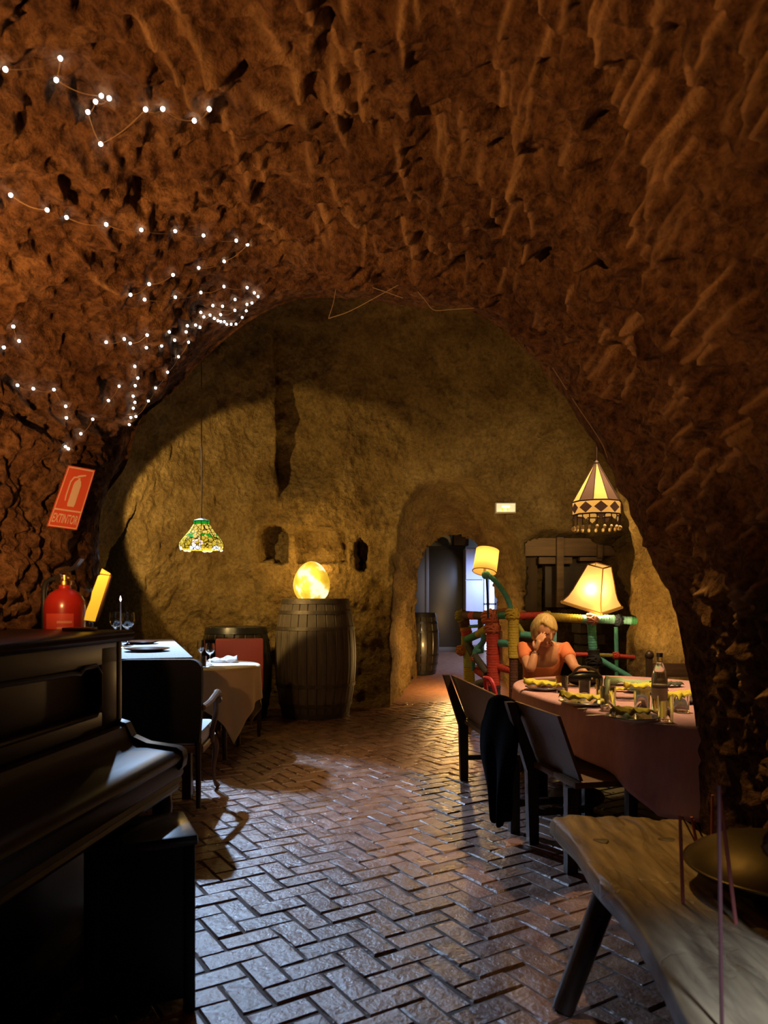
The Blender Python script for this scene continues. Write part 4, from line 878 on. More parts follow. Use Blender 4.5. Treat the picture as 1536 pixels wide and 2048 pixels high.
o0 = nI * nJ; fsB = [tuple(o0 + k for k in reversed(f)) for f in fsT]; sd_ = []
per = [(i, 0) for i in range(nI)] + [(nI - 1, j) for j in range(1, nJ)] + [(i, nJ - 1) for i in range(nI - 2, -1, -1)] + [(0, j) for j in range(nJ - 2, 0, -1)]
for a, c in zip(per, per[1:] + per[:1]): sd_.append((idx(*a), idx(*c), o0 + idx(*c), o0 + idx(*a)))
b.add([tuple(v) for v in top.reshape(-1, 3)] + [tuple(v) for v in bot.reshape(-1, 3)], fsT + fsB + sd_); b.build('plank', RUST, rb, angle=.9)
for (x0, y0, x1, y1) in ((.76, 2.5, .575, 2.42), (1.08, 2.5, 1.12, 2.42), (.74, 1.3, .60, 1.2), (1.0, 1.3, 1.05, 1.2)):
    b = MB(); b.tube([(x0 - .95, y0 - 2.2, RZ - .06), (x1 - .95, y1 - 2.2, 0)], [.042, .036], 10); b.build('leg', DARKWOOD, rb)
for (px_, py_, rr_) in ((1203, 1682, .028), (1335, 1680, .030)):
    Y = (EYE - RZ) * F / (py_ - HZ); p = at(px_, py_, Y); b = MB(); b.lathe([(.001, .0045), (rr_ * .5, .004), (rr_ * .9, .002), (rr_, -.006)], 16, wob=lambda a, z: 1 + .2 * math.sin(3 * a)); k_ = b.build('knot', wood('knot_wood', (.05, .035, .02), (.13, .10, .06), .5, 'X'), rb); k_.location = p - Vector((.95, 2.2, 0)); k_.location.z = RZ
hp = empty('hand_drum', (1.17, 2.22, RZ), 0, 'lens-shaped bronze drum resting on the rustic bench', 'drum')
BRONZE = mat('bronze', (.10, .07, .028), .45, 1.0, col2=(.06, .042, .018), scale=6, rvar=.08)
b = MB(); b.lathe([(.001, 0), (.10, .004), (.18, .025), (.24, .058), (.262, .078)], 56); lo_ = b.build('lower_shell', BRONZE, hp)
b = MB(); b.lathe([(.262, .082), (.24, .105), (.18, .138), (.10, .158), (.05, .163), (.001, .164)], 56); b.build('upper_shell', BRONZE, hp)
b = MB(); b.tube([(.262 * math.cos(a), .262 * math.sin(a), .080) for a in np.linspace(0, 2 * PI, 56, endpoint=False)], .005, 6, closed=True); b.build('rim', BRONZE, hp)
INC = mat('incense_red', (.42, .10, .07), .7); INCD = mat('incense_dark', (.10, .03, .025), .7)
def stick(bpx, bpy_, tpx, tpy, lab, r=.0055, m=INC, lean=0.0):
    Y = (EYE - RZ) * F / (bpy_ - HZ); p = at(bpx, bpy_, Y); t = at(tpx, tpy, Y + lean); b = MB(); b.tube([p - p, (t - p) * .5, t - p], [r, r, r * .9], 8); o = b.build('incense_stick', m); p.z = RZ; o.location = p; tag(o, lab, 'incense stick'); return o
stick(1366, 1805, 1360, 1630, 'red incense stick standing left of the drum')
stick(1397, 1703, 1383, 1634, 'shortest red incense stick standing behind the drum')
stick(1424, 1700, 1425, 1590, 'pale red incense stick standing behind the drum')
stick(1472, 1848, 1438, 1572, 'long red incense stick leaning in front of the drum')
stick(1395, 1692, 1364, 1632, 'thin dark stick slanting behind the left incense stick', .003, INCD); stick(1421, 1706, 1388, 1640, 'thin dark stick slanting behind the shortest incense stick', .003, INCD)
stick(1444, 2060, 1437, 1572, 'longest dark incense stick, nearest to the camera', .0042, INCD)
# ------------------------------------------------------------------ railing wrapped in coloured cloth
WC = {}
def wcol(name, c):
    if name not in WC: WC[name] = mat('wrap_' + name, c, .8, col2=tuple(x * .7 for x in c), scale=40, bump=.004, bscale=70)
    return WC[name]
PAL = dict(yellow=(.55, .42, .05), red=(.55, .06, .04), coral=(.62, .17, .08), green=(.05, .26, .14), teal=(.10, .42, .36), blue=(.22, .55, .62), navy=(.02, .03, .06), pink=(.50, .24, .25), brown=(.10, .04, .025), black=(.012, .012, .012), olive=(.28, .24, .05), lime=(.42, .46, .10), orange=(.55, .2, .05), grey=(.09, .09, .08), rust=(.30, .10, .04))
rail = empty('cloth_wrapped_railing', (1.15, 6.8, 0), 0, 'railing of posts wrapped in many coloured cloths behind the seated person', 'railing')
RO = Vector((1.15, 6.8, 0))
def wrap(name, a, bb, r, c, n=12, parent=rail):
    a = Vector(a) - RO; bb = Vector(bb) - RO; L_ = (bb - a).length; k = max(4, int(L_ / .008)); pts = [a.lerp(bb, i / k) for i in range(k + 1)]
    r_ = random.Random(int(L_ * 1e5)); rad = [r * (1 + .045 * math.sin(i * 2.1) + r_.uniform(-.03, .03)) for i in range(k + 1)]
    b = MB(); b.tube(pts, rad, n); return b.build(name, wcol(c, PAL[c]), parent, angle=2.0)
def knot(p, r, c, parent=rail, m=None):
    p = Vector(p) - RO; b = MB(); b.sphere(p, r, 14, 10)
    for k in range(7):
        q_ = Quaternion(Vector((math.sin(k * 2.3), math.cos(k * 1.7), math.sin(k * 3.1 + 1))).normalized(), 1.0 + k); pts = [q_ @ Vector((r * 1.0 * math.cos(a), r * 1.0 * math.sin(a), .25 * r * math.sin(2 * a))) + p for a in np.linspace(0, 2 * PI, 18, endpoint=False)]; b.tube(pts, r * .16, 6, closed=True)
    return b.build('knot', m or wcol(c, PAL[c]), parent, angle=2.0)
YA, YB, YC = 6.75, 6.95, 7.9
def A(px, py): return at(px, py, YA)
# yellow post
wrap('post', A(1027, 1225), A(1027, 1316), .050, 'yellow'); g0 = A(1027, 1316); wrap('post', g0, (g0.x, g0.y, 0), .040, 'brown')
knot(A(1025, 1229), .062, 'yellow'); wrap('brace', A(1036, 1250), A(1046, 1266), .022, 'lime'); wrap('brace', A(1040, 1268), A(1075, 1272), .03, 'teal')
# red post
wrap('post', at(985, 1238, YB), at(987, 1372, YB), .062, 'red'); g0 = at(987, 1372, YB); wrap('post', g0, (g0.x, g0.y, 0), .066, 'navy')
wrap('post', at(997, 1262, YB + .08), at(998, 1360, YB + .08), .035, 'pink'); knot(at(980, 1235, YB - .01), .075, 'coral'); knot(at(985, 1256, YB - .01), .068, 'coral')
wrap('rail', at(993, 1232, YB), A(1018, 1231), .030, 'green'); wrap('rail', at(990, 1224, YB + .4), A(1020, 1219), .022, 'rust'); wrap('rail', at(995, 1286, YB), A(1022, 1287), .034, 'teal'); wrap('rail', at(995, 1334, YB), A(1024, 1341), .034, 'red')
# left post, farther back
pC = lambda x, y: at(x, y, YC)
zz_ = [(928, 1238, 1254, 'brown'), (931, 1254, 1262, 'orange'), (933, 1262, 1272, 'red'), (933, 1272, 1300, 'olive'), (937, 1300, 1335, 'lime'), (938, 1335, 1368, 'yellow')]
for (x, y0, y1, c) in zz_: wrap('post', pC(x, y0), pC(x + 1, y1), .058, c)
g0 = pC(938, 1368); wrap('post', g0, (g0.x, g0.y, 0), .052, 'brown')
knot(pC(923, 1232), .065, 'olive'); wrap('rail', pC(927, 1230), at(944, 1231, 7.6), .042, 'brown'); wrap('rail', at(943, 1231, 7.6), at(953, 1231, 7.35), .040, 'red'); wrap('rail', at(952, 1231, 7.35), at(975, 1232, YB), .038, 'brown')
wrap('rail', at(940, 1253, 7.6), at(960, 1252, 7.3), .016, 'green'); wrap('post', at(961, 1238, 7.3), at(961, 1275, 7.3), .028, 'grey')
wrap('brace', pC(933, 1279), at(958, 1268, 7.3), .038, 'green'); wrap('brace', at(957, 1268, 7.3), at(974, 1257, YB), .036, 'yellow')
q = resample([tuple(at(968, 1268, 7.1)), tuple(at(966, 1284, 7.1)), tuple(at(953, 1298, 7.1)), tuple(at(948, 1312, 7.1)), tuple(at(946, 1340, 7.2))], 30)
b = MB(); b.tube([Vector(p) - RO for p in q], [.030 - .0005 * i for i in range(30)], 10); b.build('branch', wcol('teal', PAL['teal']), rail)
wrap('brace', at(966, 1300, 7.1), at(950, 1302, 7.1), .03, 'teal'); wrap('brace', at(938, 1292, 7.5), at(948, 1312, 7.1), .036, 'black'); wrap('brace', at(949, 1311, 7.1), at(974, 1345, YB), .034, 'grey'); knot(at(949, 1316, 7.1), .036, 'coral')
knot(pC(923, 1300), .055, 'orange'); wrap('brace', at(934, 1377, 7.3), at(974, 1363, YB), .042, 'grey'); wrap('brace', at(950, 1335, 7.3), at(972, 1350, 7.0), .03, 'blue'); wrap('brace', at(955, 1340, 7.2), at(974, 1352, 7.0), .04, 'red'); knot(at(958, 1383, 7.0), .04, 'coral')
# front run
wrap('rail', A(1034, 1232), A(1092, 1230), .030, 'red'); knot(A(1094, 1232), .044, 'yellow'); wrap('rail', A(1094, 1233), A(1164, 1238), .038, 'yellow'); wrap('rail', A(1163, 1238), A(1178, 1239), .038, 'blue'); knot(A(1183, 1238), .058, 'pink')
wrap('rail', A(1192, 1238), A(1230, 1239), .040, 'blue'); knot(A(1236, 1240), .048, 'navy'); wrap('rail', A(1243, 1240), A(1262, 1241), .036, 'blue'); wrap('rail', A(1261, 1241), A(1296, 1242), .037, 'green')
wrap('post', A(1183, 1246), A(1186, 1300), .040, 'teal'); wrap('post', A(1186, 1299), A(1188, 1334), .056, 'black'); knot(A(1188, 1320), .066, 'black'); wrap('post', A(1188, 1333), A(1188, 1360), .042, 'olive'); g0 = A(1188, 1359); wrap('post', g0, (g0.x, g0.y, 0), .040, 'brown')
wrap('post', A(1109, 1240), A(1109, 1296), .020, 'blue'); g0 = A(1109, 1296); wrap('post', g0, (g0.x, g0.y, 0), .016, 'pink')
wrap('post', A(1232, 1254), A(1233, 1306), .019, 'teal'); g0 = A(1233, 1306); wrap('post', g0, (g0.x, g0.y, 0), .017, 'green'); knot(A(1232, 1311), .034, 'red')
wrap('rail', A(1034, 1308), A(1182, 1309), .018, 'red'); wrap('rail', A(1194, 1310), A(1226, 1311), .018, 'olive'); wrap('rail', A(1226, 1311), A(1296, 1317), .019, 'red'); wrap('brace', A(1198, 1318), A(1262, 1356), .026, 'teal')
g0 = A(1292, 1236); wrap('post', g0, (g0.x, g0.y, 0), .03, 'brown')
# ---- lamp with drum shade on a green arm
SHADE_Y = None
def shade_mat(name, c, strength, tr=.6):
    m, nt, bs = newmat(name); out_ = nt.nodes['Material Output']; t = N(nt, 'ShaderNodeBsdfTranslucent'); t.inputs[0].default_value = rgb(c); dfn = N(nt, 'ShaderNodeBsdfDiffuse'); dfn.inputs[0].default_value = rgb(c)
    mx = N(nt, 'ShaderNodeMixShader'); mx.inputs[0].default_value = tr; nt.links.new(dfn.outputs[0], mx.inputs[1]); nt.links.new(t.outputs[0], mx.inputs[2]); em = N(nt, 'ShaderNodeEmission'); em.inputs[0].default_value = rgb(c); em.inputs[1].default_value = strength
    ad = N(nt, 'ShaderNodeAddShader'); nt.links.new(mx.outputs[0], ad.inputs[0]); nt.links.new(em.outputs[0], ad.inputs[1]); nt.links.new(ad.outputs[0], out_.inputs[0]); return m
dl = empty('drum_lamp', tuple(A(1023, 1226)), 0, 'yellow drum-shaded lamp on a bent green arm above the railing', 'lamp')
DO = Vector(dl.location)
q = resample([tuple(A(1022, 1222)), tuple(A(1018, 1205)), tuple(A(1008, 1185)), tuple(A(994, 1166)), tuple(A(980, 1153)), tuple(A(972, 1148))], 34)
b = MB(); b.tube([Vector(p) - DO for p in q], [.024 + .0015 * math.sin(i * 2.2) for i in range(34)], 10); b.build('arm', wcol('teal', PAL['teal']), dl)
knot2 = MB(); knot2.sphere(A(972, 1150) - DO, .04, 12, 8); knot2.build('joint', wcol('teal', PAL['teal']), dl)
b = MB(); b.tube([A(973, 1150) - DO, A(975, 1195) - DO, A(976, 1236) - DO], .010, 8); b.build('cable', wcol('navy', PAL['navy']), dl)
axis = Vector((.17, .26, .95)).normalized(); RM = Vector((0, 0, 1)).rotation_difference(axis).to_matrix(); cB_ = A(969, 1144) - DO
b = MB(); b.lathe([(.108, 0), (.104, .215)], 40, cB_, rot=RM); 
def open_ends(o):
    bm = bmesh.new(); bm.from_mesh(o.data); bmesh.ops.delete(bm, geom=[f for f in bm.faces if len(f.verts) > 4], context='FACES'); bm.to_mesh(o.data); bm.free(); return o
SH1 = shade_mat('drum_shade', (.95, .60, .17), .06); open_ends(b.build('shade', SH1, dl))
TRIMB = mat('shade_trim', (.30, .14, .03), .7)
for h_, r_ in ((.0, .109), (.215, .105)): b = MB(); b.tube([RM @ Vector((r_ * math.cos(a), r_ * math.sin(a), h_)) + cB_ for a in np.linspace(0, 2 * PI, 40, endpoint=False)], .004, 6, closed=True); b.build('shade_ring', TRIMB, dl)
b = MB(); b.sphere(cB_ + RM @ Vector((0, 0, .12)), .032, 14, 10); b.build('bulb', mat('bulb_warm', (1, .9, .7), .5, emit=(1, .78, .4), estr=38), dl)
b = MB(); b.tube([cB_ + RM @ Vector((0, 0, -.02)), cB_ + RM @ Vector((0, 0, .09))], .012, 8); b.build('socket', BRASS, dl)
lamp('drum_lamp_light', 'SPOT', tuple(DO + cB_ + RM @ Vector((0, 0, .23))), YEL, 26, .04, (1.4, 9.2, 2.9), 95, .8)
# ---- bell lamp with square flared shade
bl2 = empty('bell_lamp', tuple(A(1184, 1232)), 0, 'cream square bell-shaded lamp on the pink-knotted post', 'lamp')
BO = Vector(bl2.location); cT = A(1184, 1208) - BO; RMb = Matrix.Rotation(math.radians(6), 3, 'Y') @ Matrix.Rotation(math.radians(17), 3, 'X'); ra = math.radians(-90 + 3)
SH2 = shade_mat('bell_shade', (.92, .66, .25), .26, .65)
prof = [(.275, .0), (.262, .015), (.225, .06), (.195, .12), (.165, .2), (.135, .28), (.105, .36)]
def sq(r, h, k): a = ra + k * PI / 2; return RMb @ Vector((r * math.cos(a), r * math.sin(a), h)) + cT
for k in range(4):
    b = MB(); vs = []; n = 8
    for (r, h) in prof:
        p0, p1 = sq(r, h, k), sq(r, h, k + 1)
        for i in range(n + 1): vs.append(p0.lerp(p1, i / n))
    b.add(vs, [(i * (n + 1) + j, i * (n + 1) + j + 1, (i + 1) * (n + 1) + j + 1, (i + 1) * (n + 1) + j) for i in range(len(prof) - 1) for j in range(n)]); b.build('shade_panel', SH2, bl2)
    b = MB(); b.tube([sq(r * 1.005, h, k) for r, h in prof], .0055, 6); b.build('shade_seam', TRIMB, bl2)
    b = MB(); b.tube([sq(.105, .36, k), sq(.105, .36, k + 1)], .006, 6); b.build('top_trim', TRIMB, bl2)
    b = MB(); p0, p1 = sq(.277, -.006, k), sq(.277, -.006, k + 1); b.tube([p0, p1], .014, 6); b.build('bottom_trim', mat('bell_trim', (.45, .24, .06), .7, emit=(.8, .35, .05), estr=.15), bl2)
b = MB(); b.tube([Vector((0, 0, -.01)), cT + Vector((0, 0, .12))], .014, 8); b.build('stem', wcol('pink', PAL['pink']), bl2)
b = MB(); b.sphere(cT + RMb @ Vector((-.035, -.075, .15)), .042, 14, 10); b.build('bulb', bpy.data.materials['bulb_warm'], bl2)
lamp('bell_lamp_light', 'SPOT', tuple(BO + cT + RMb @ Vector((0, 0, .42))), YEL, 22, .05, (2.2, 7.6, 3.2), 110, .8)
lamp('bell_lamp_down', 'SPOT', tuple(BO + cT + RMb @ Vector((0, 0, .02))), YEL, 30, .05, tuple(BO + cT + Vector((0, 0, -1))), 120, .5)
# ---- fabric pendant with tassels
fp = empty('tassel_pendant', tuple(at(1193, 1000, 4.9)), 0, 'striped fabric pendant lamp with tassels hanging by the arch', 'lamp')
FO = Vector(fp.location); sc_ = 4.9 / F
FY = shade_mat('pendant_yellow', (.90, .60, .18), .2); FS = shade_mat('pendant_stripe', (.13, .085, .07), .06, .35)
def fpt(r, dy, a): return Vector((r * sc_ * math.cos(a), r * sc_ * math.sin(a), (1000 - dy) * sc_))
NS = 10; a0 = -PI / 2 + .22
for k in range(NS):
    a, a2 = a0 + 2 * PI * k / NS, a0 + 2 * PI * (k + 1) / NS
    b = MB(); b.add([fpt(4, 928, a), fpt(4, 928, a2), fpt(46, 1003, a2), fpt(46, 1003, a)], [(0, 1, 2, 3)]); b.build('roof_panel', FY if k % 2 else FS, fp, smooth=False)
    b = MB(); b.tube([fpt(4.3, 928, a), fpt(46.4, 1003, a)], .0035, 6); b.build('roof_rib', mat('pendant_rib', (.03, .012, .008), .7) if k == 0 else bpy.data.materials['pendant_rib'], fp)
    b = MB(); b.add([fpt(47, 1006, a), fpt(47, 1006, a2), fpt(47, 1030, a2), fpt(47, 1030, a)], [(0, 1, 2, 3)]); b.build('band_panel', FY, fp, smooth=False)
    am = (a + a2) / 2; b = MB(); b.add([fpt(46.2, 1007, am), fpt(47.6, 1018, a + .03), fpt(46.2, 1029, am), fpt(47.6, 1018, a2 - .03)], [(0, 1, 2, 3)])
    for v_ in range(4): b.v[v_] = tuple(Vector(b.v[v_]) * 1.0)
    dm = b.build('diamond', FS, fp, smooth=False); dm.location = Vector((math.cos(am), math.sin(am), 0)) * .004
    ta = a + .1
    for kk in (0, 1):
        ta = a + (a2 - a) * (.25 + .5 * kk); t = fpt(46, 1031, ta); b = MB(); b.tube([t, t - Vector((0, 0, 14 * sc_)), t - Vector((0, 0, 22 * sc_))], [.004, .003, .003], 5); ts = b.build('tassel', bpy.data.materials['pendant_rib'], fp)
        b = MB(); b.sphere(t - Vector((0, 0, 26 * sc_)), .011, 10, 6, (1, 1, 1.3)); b.build('bead', mat('tassel_bead', (.55, .42, .2), .4) if (k == 0 and kk == 0) else bpy.data.materials['tassel_bead'], ts)
    b = MB(); b.add([fpt(46.5, 1031, a + .06), fpt(46.5, 1031, a2 - .06), fpt(46.5, 1042, am)], [(0, 1, 2)]); b.build('pennant', FS if k % 2 else FY, fp, smooth=False)
for dy in (1004.5, 1030.5): b = MB(); b.tube([fpt(47.5, dy, a) for a in np.linspace(a0, a0 + 2 * PI, NS, endpoint=False)], .005, 6, closed=True); b.build('hoop', bpy.data.materials['pendant_rib'], fp)
b = MB(); b.lathe([(.001, 0), (.014, 0), (.016, .015), (.006, .03), (.001, .03)], 12, fpt(0, 930, 0)); b.build('cap', bpy.data.materials['pendant_rib'], fp)
b = MB(); b.tube([fpt(0, 924, 0), fpt(0, 860, 0), fpt(0, 600, 0)], .004, 6); b.build('cord', bpy.data.materials['pendant_rib'], fp)
b = MB(); b.sphere(fpt(0, 985, 0), .030, 14, 10); b.build('bulb', mat('bulb_soft', (1, .9, .7), .5, emit=(1, .78, .4), estr=18), fp)
lamp('tassel_pendant_light', 'SPOT', tuple(FO + fpt(0, 1036, 0)), YEL, 22, .05, tuple(FO + Vector((0, 0, -2))), 120, .6)
# ------------------------------------------------------------------ things on and behind the back wall
p = on_chamber(1008, 1018, .0)
el = empty('emergency_light', (p.x, p.y - .13, p.z), 0, 'small rectangular emergency light high on the ochre wall', 'light')
b = MB(); b.box((0, .05, 0), (.25, .10, .125), bev=.008); b.build('housing', mat('light_housing', (.35, .33, .28), .5), el)
b = MB(); b.box((0, -.008, 0), (.225, .02, .10), bev=.006); b.build('diffuser', mat('light_diffuser', (.8, .8, .7), .3, emit=(1, .92, .6), estr=.35), el)
b = MB(); b.box((0, -.02, .012), (.09, .006, .02), bev=.002); b.build('tube', mat('light_tube', (1, 1, .9), .3, emit=(1, .95, .75), estr=2.0), el)
for sx in (-.045, .02): b = MB(); b.box((sx, -.02, -.025), (.014, .006, .035)); b.build('tube_foot', mat('light_amber', (.8, .5, .05), .3, emit=(1, .6, .05), estr=.8), el)
OLDW = wood('old_beam', (.10, .055, .025), (.20, .12, .055), .7, 'X', 4, bump=.008)
wp = empty('press_beam', tuple(at(1145, 1330, 9.3)), 0, 'old timber wine press beam filling the dark alcove', 'beam'); WO = Vector(wp.location)
def wbox(name, x0, x1, y0, y1, Y, th, m=OLDW):
    a = at(x0, y0, Y) - WO; c = at(x1, y1, Y) - WO; b = MB(); b.box(((a.x + c.x) / 2, a.y + th / 2, (a.z + c.z) / 2), (abs(c.x - a.x), th, abs(a.z - c.z)), bev=.01); return b.build(name, m, wp)
wbox('beam', 1050, 1238, 1076, 1112, 9.3, .22); wbox('board', 1078, 1145, 1114, 1128, 9.35, .1); wbox('upright', 1114, 1128, 1074, 1215, 9.22, .07); wbox('upright', 1196, 1206, 1074, 1116, 9.22, .07); wbox('board', 1160, 1205, 1114, 1122, 9.35, .1)
wbox('back_panel', 1090, 1300, 1122, 1215, 9.75, .05, wood('alcove_panel', (.05, .03, .014), (.085, .05, .025), .6, 'X', 3)); wbox('support', 1050, 1075, 1112, 1400, 9.6, .2, wood('alcove_support', (.05, .025, .012), (.08, .045, .02), .8, 'Z', 3)); wbox('support', 1255, 1290, 1100, 1400, 9.6, .2, bpy.data.materials['alcove_support'])
SLATE = mat('grey_slab', (.10, .085, .07), .8, col2=(.06, .05, .045), scale=15, bump=.01)
sp_ = empty('slab_stack', (2.22, 8.15, 0), 0, 'pillar of stacked grey stone slabs behind the railing', 'pillar')
for k in range(9):
    b = MB(); j = (k % 2) * .03; b.box((j - .02, 0, .055 + k * .12), (.24 + j, .26, .105), bev=.012, rot=Matrix.Rotation(.12 * (k % 3 - 1), 3, 'Z')); b.build('slab', SLATE, sp_)
# fireplace hood of pale stone with dark arch
hd_ = empty('stone_hearth', (1.95, 8.75, 0), 0, 'low stone hearth with a dark arched mouth behind the railing', 'hearth')
outl = [(-.45, 0), (-.45, 1.08), (.40, 1.08), (.40, 0), (.30, 0)] + [(.30 * math.cos(a) - .02, .45 + .42 * math.sin(a)) for a in np.linspace(.0, PI, 14)] + [(-.34, 0)]
b = MB(); b.prism(outl, -.12, .12, lambda a, c, d: Vector((a, d, c))); b.build('front', ROCK_B, hd_, smooth=False)
b = MB(); b.box((0, .2, .4), (.8, .06, .8)); b.build('back_plate', BLACKM, hd_)
b = MB(); b.box((-.02, -.125, 1.0), (.09, .012, .08), bev=.003); b.build('plaque', MIDWOOD, hd_)
# ------------------------------------------------------------------ corridor furniture
def cbox(parent, O, name, x0, x1, y0, y1, Y, th, m, bev=.006):
    a = at(x0, y0, Y) - O; c = at(x1, y1, Y) - O; b = MB(); b.box(((a.x + c.x) / 2, a.y + th / 2, (a.z + c.z) / 2), (abs(c.x - a.x), th, abs(a.z - c.z)), bev=bev); return b.build(name, m, parent)
BLK = mat('cabinet_black', (.018, .015, .014), .32); GREYF = mat('cabinet_frame', (.10, .09, .085), .5)
cb = empty('sliding_cabinet', tuple(at(880, 1303, 14.0)), 0, 'tall black cabinet with sliding doors at the end of the corridor', 'cabinet'); O_ = Vector(cb.location)
cbox(cb, O_, 'body', 826, 931, 1092, 1303, 14.06, .5, BLK); cbox(cb, O_, 'door', 827, 853, 1098, 1294, 14.02, .03, mat('cabinet_door_grey', (.05, .045, .042), .4)); cbox(cb, O_, 'door', 857, 929, 1098, 1294, 14.02, .03, BLK); cbox(cb, O_, 'frame_post', 852, 858, 1094, 1297, 13.99, .05, GREYF); cbox(cb, O_, 'bottom_rail', 826, 931, 1294, 1303, 13.99, .08, GREYF)
b = MB(); pb = at(921, 1092, 14.2); b.box((0, 0, .12), (.28, .3, .24), bev=.01); o = b.build('storage_box', mat('box_brown', (.07, .045, .03), .7)); o.location = pb; tag(o, 'brown box on top of the corridor cabinet', 'box')
b = MB(); pts = resample([(-.30, 0, .02), (-.26, 0, .10), (-.1, 0, .17), (.1, 0, .2), (.2, 0, .16), (.24, 0, .02)], 20); b.tube(pts, [.035 + .01 * math.sin(i) for i in range(20)], 8); o = b.build('white_cloth_bundle', mat('bundle_white', (.6, .6, .58), .9)); o.location = at(876, 1092, 14.25); o.rotation_euler = (0, 0, 0); tag(o, 'arched pale cloth bundle on top of the corridor cabinet', 'cloth')
fc = empty('blue_cupboard', tuple(at(949, 1292, 13.6)), 0, 'pale blue-white cupboard beside the black corridor cabinet', 'cupboard'); O_ = Vector(fc.location)
BLUEW = mat('cupboard_blue', (.42, .47, .66), .45)
cbox(fc, O_, 'body', 931, 967, 1096, 1292, 13.62, .5, BLUEW); cbox(fc, O_, 'door', 932, 966, 1098, 1159, 13.58, .03, BLUEW); cbox(fc, O_, 'door', 932, 966, 1161, 1290, 13.58, .03, BLUEW)
wn = empty('window_1', tuple(at(978, 1235, 13.9)), 0); tag(wn, 'bright bluish window at the end of the corridor', kind='structure'); O_ = Vector(wn.location)
cbox(wn, O_, 'pane', 967, 993, 1095, 1300, 13.95, .02, mat('window_glow', (.6, .75, .9), .4, emit=(.55, .72, 1.0), estr=2.6)); FRM = mat('window_frame', (.12, .13, .17), .5)
for (x0, x1, y0, y1) in ((966, 969, 1095, 1300), (989, 994, 1095, 1300), (966, 993, 1150, 1156), (966, 993, 1206, 1210), (976, 979, 1156, 1300)): cbox(wn, O_, 'frame_bar', x0, x1, y0, y1, 13.9, .05, FRM, .003)
lamp('corridor_window_light', 'SPOT', (2.0, 12.6, 2.0), (.50, .62, 1.0), 150, .3, (1.3, 13.4, 0.6), 120, .5)
# ------------------------------------------------------------------ fairy lights over the left vault and arch
BULB = mat('fairy_bulb', (1, 1, 1), .4, emit=(.80, .88, 1.0), estr=14); FW = mat('fairy_wire', (.22, .13, .05), .5)
bm_ = MB(); bm_.sphere((0, 0, 0), .0062, 10, 6); tmp = bm_.build('bulb', BULB); bulb_me = tmp.data; bpy.data.objects.remove(tmp)
strings = [
 ('fairy light string highest on the left vault', [(0, 131), (121, 113), (117, 162), (209, 188), (224, 192), (199, 203), (172, 225), (196, 281), (296, 213), (327, 210), (389, 232), (414, 215)]),
 ('fairy light string crossing the left vault below the highest', [(26, 384), (87, 416), (132, 431), (209, 448), (277, 459), (348, 461), (411, 469), (475, 475), (498, 487), (448, 518), (395, 532), (345, 547), (298, 565), (256, 587)]),
 ('fairy light string looping under the arch top', [(289, 597), (345, 590), (397, 584), (450, 571), (492, 573), (509, 582), (517, 589), (502, 601), (492, 605), (490, 616), (481, 630), (469, 643), (461, 644), (451, 644), (445, 639), (439, 638), (434, 636), (428, 632), (417, 628), (406, 634), (395, 651), (388, 651), (373, 652), (370, 665), (372, 681), (352, 713), (332, 745), (312, 774), (292, 802), (269, 829)]),
 ('fairy light string along the arch edge left of the loop', [(471, 594), (443, 610), (428, 614), (467, 616), (439, 625), (400, 625), (345, 676), (337, 660), (321, 692), (289, 692), (294, 665), (254, 687), (248, 672), (214, 684)]),
 ('fairy light string hanging straight down beside the arch', [(161, 865), (187, 833), (213, 800), (240, 767), (268, 733), (271, 753), (267, 770), (267, 788), (265, 801), (262, 815), (260, 830), (260, 844)]),
 ('fairy light string ending above the red sign', [(28, 773), (66, 776), (103, 780), (131, 808), (129, 835), (127, 861), (127, 888), (137, 898)]),
 ('short fairy light string at the far left edge', [(0, 697), (34, 680), (22, 652)])]
for lab, pts in strings:
    W = [on_vault(x, y, .015, rimY(x) + .05) for x, y in pts]; c0 = W[0].copy()
    s0 = empty('fairy_lights', tuple(c0), 0, lab, 'string lights', 'fairy lights on the left vault')
    for p in W: o = bpy.data.objects.new('bulb', bulb_me); COL.objects.link(o); o.location = p - c0; o.parent = s0
    path = []
    for a, c in zip(W[:-1], W[1:]):
        for t in np.linspace(0, 1, 8, endpoint=False):
            q_ = a.lerp(c, t); q_.z -= .012 * math.sin(PI * t) ; path.append(q_ - c0)
    path.append(W[-1] - c0); b = MB(); b.tube(path, .0013, 4); b.build('wire', FW, s0)
# two LED dots inside the alcove
W = [at(1232, 1118, 8.6), at(1241, 1112, 8.6), at(1249, 1110, 8.6)]; s0 = empty('fairy_lights', tuple(W[0]), 0, 'tiny fairy lights at the end of the alcove beam', 'string lights', None)
for p in W: o = bpy.data.objects.new('bulb', bulb_me); COL.objects.link(o); o.location = p - W[0]; o.parent = s0; o.scale = (1.3, 1.3, 1.3)
b = MB(); b.tube([p - W[0] for p in W], .002, 4); b.build('wire', FW, s0)
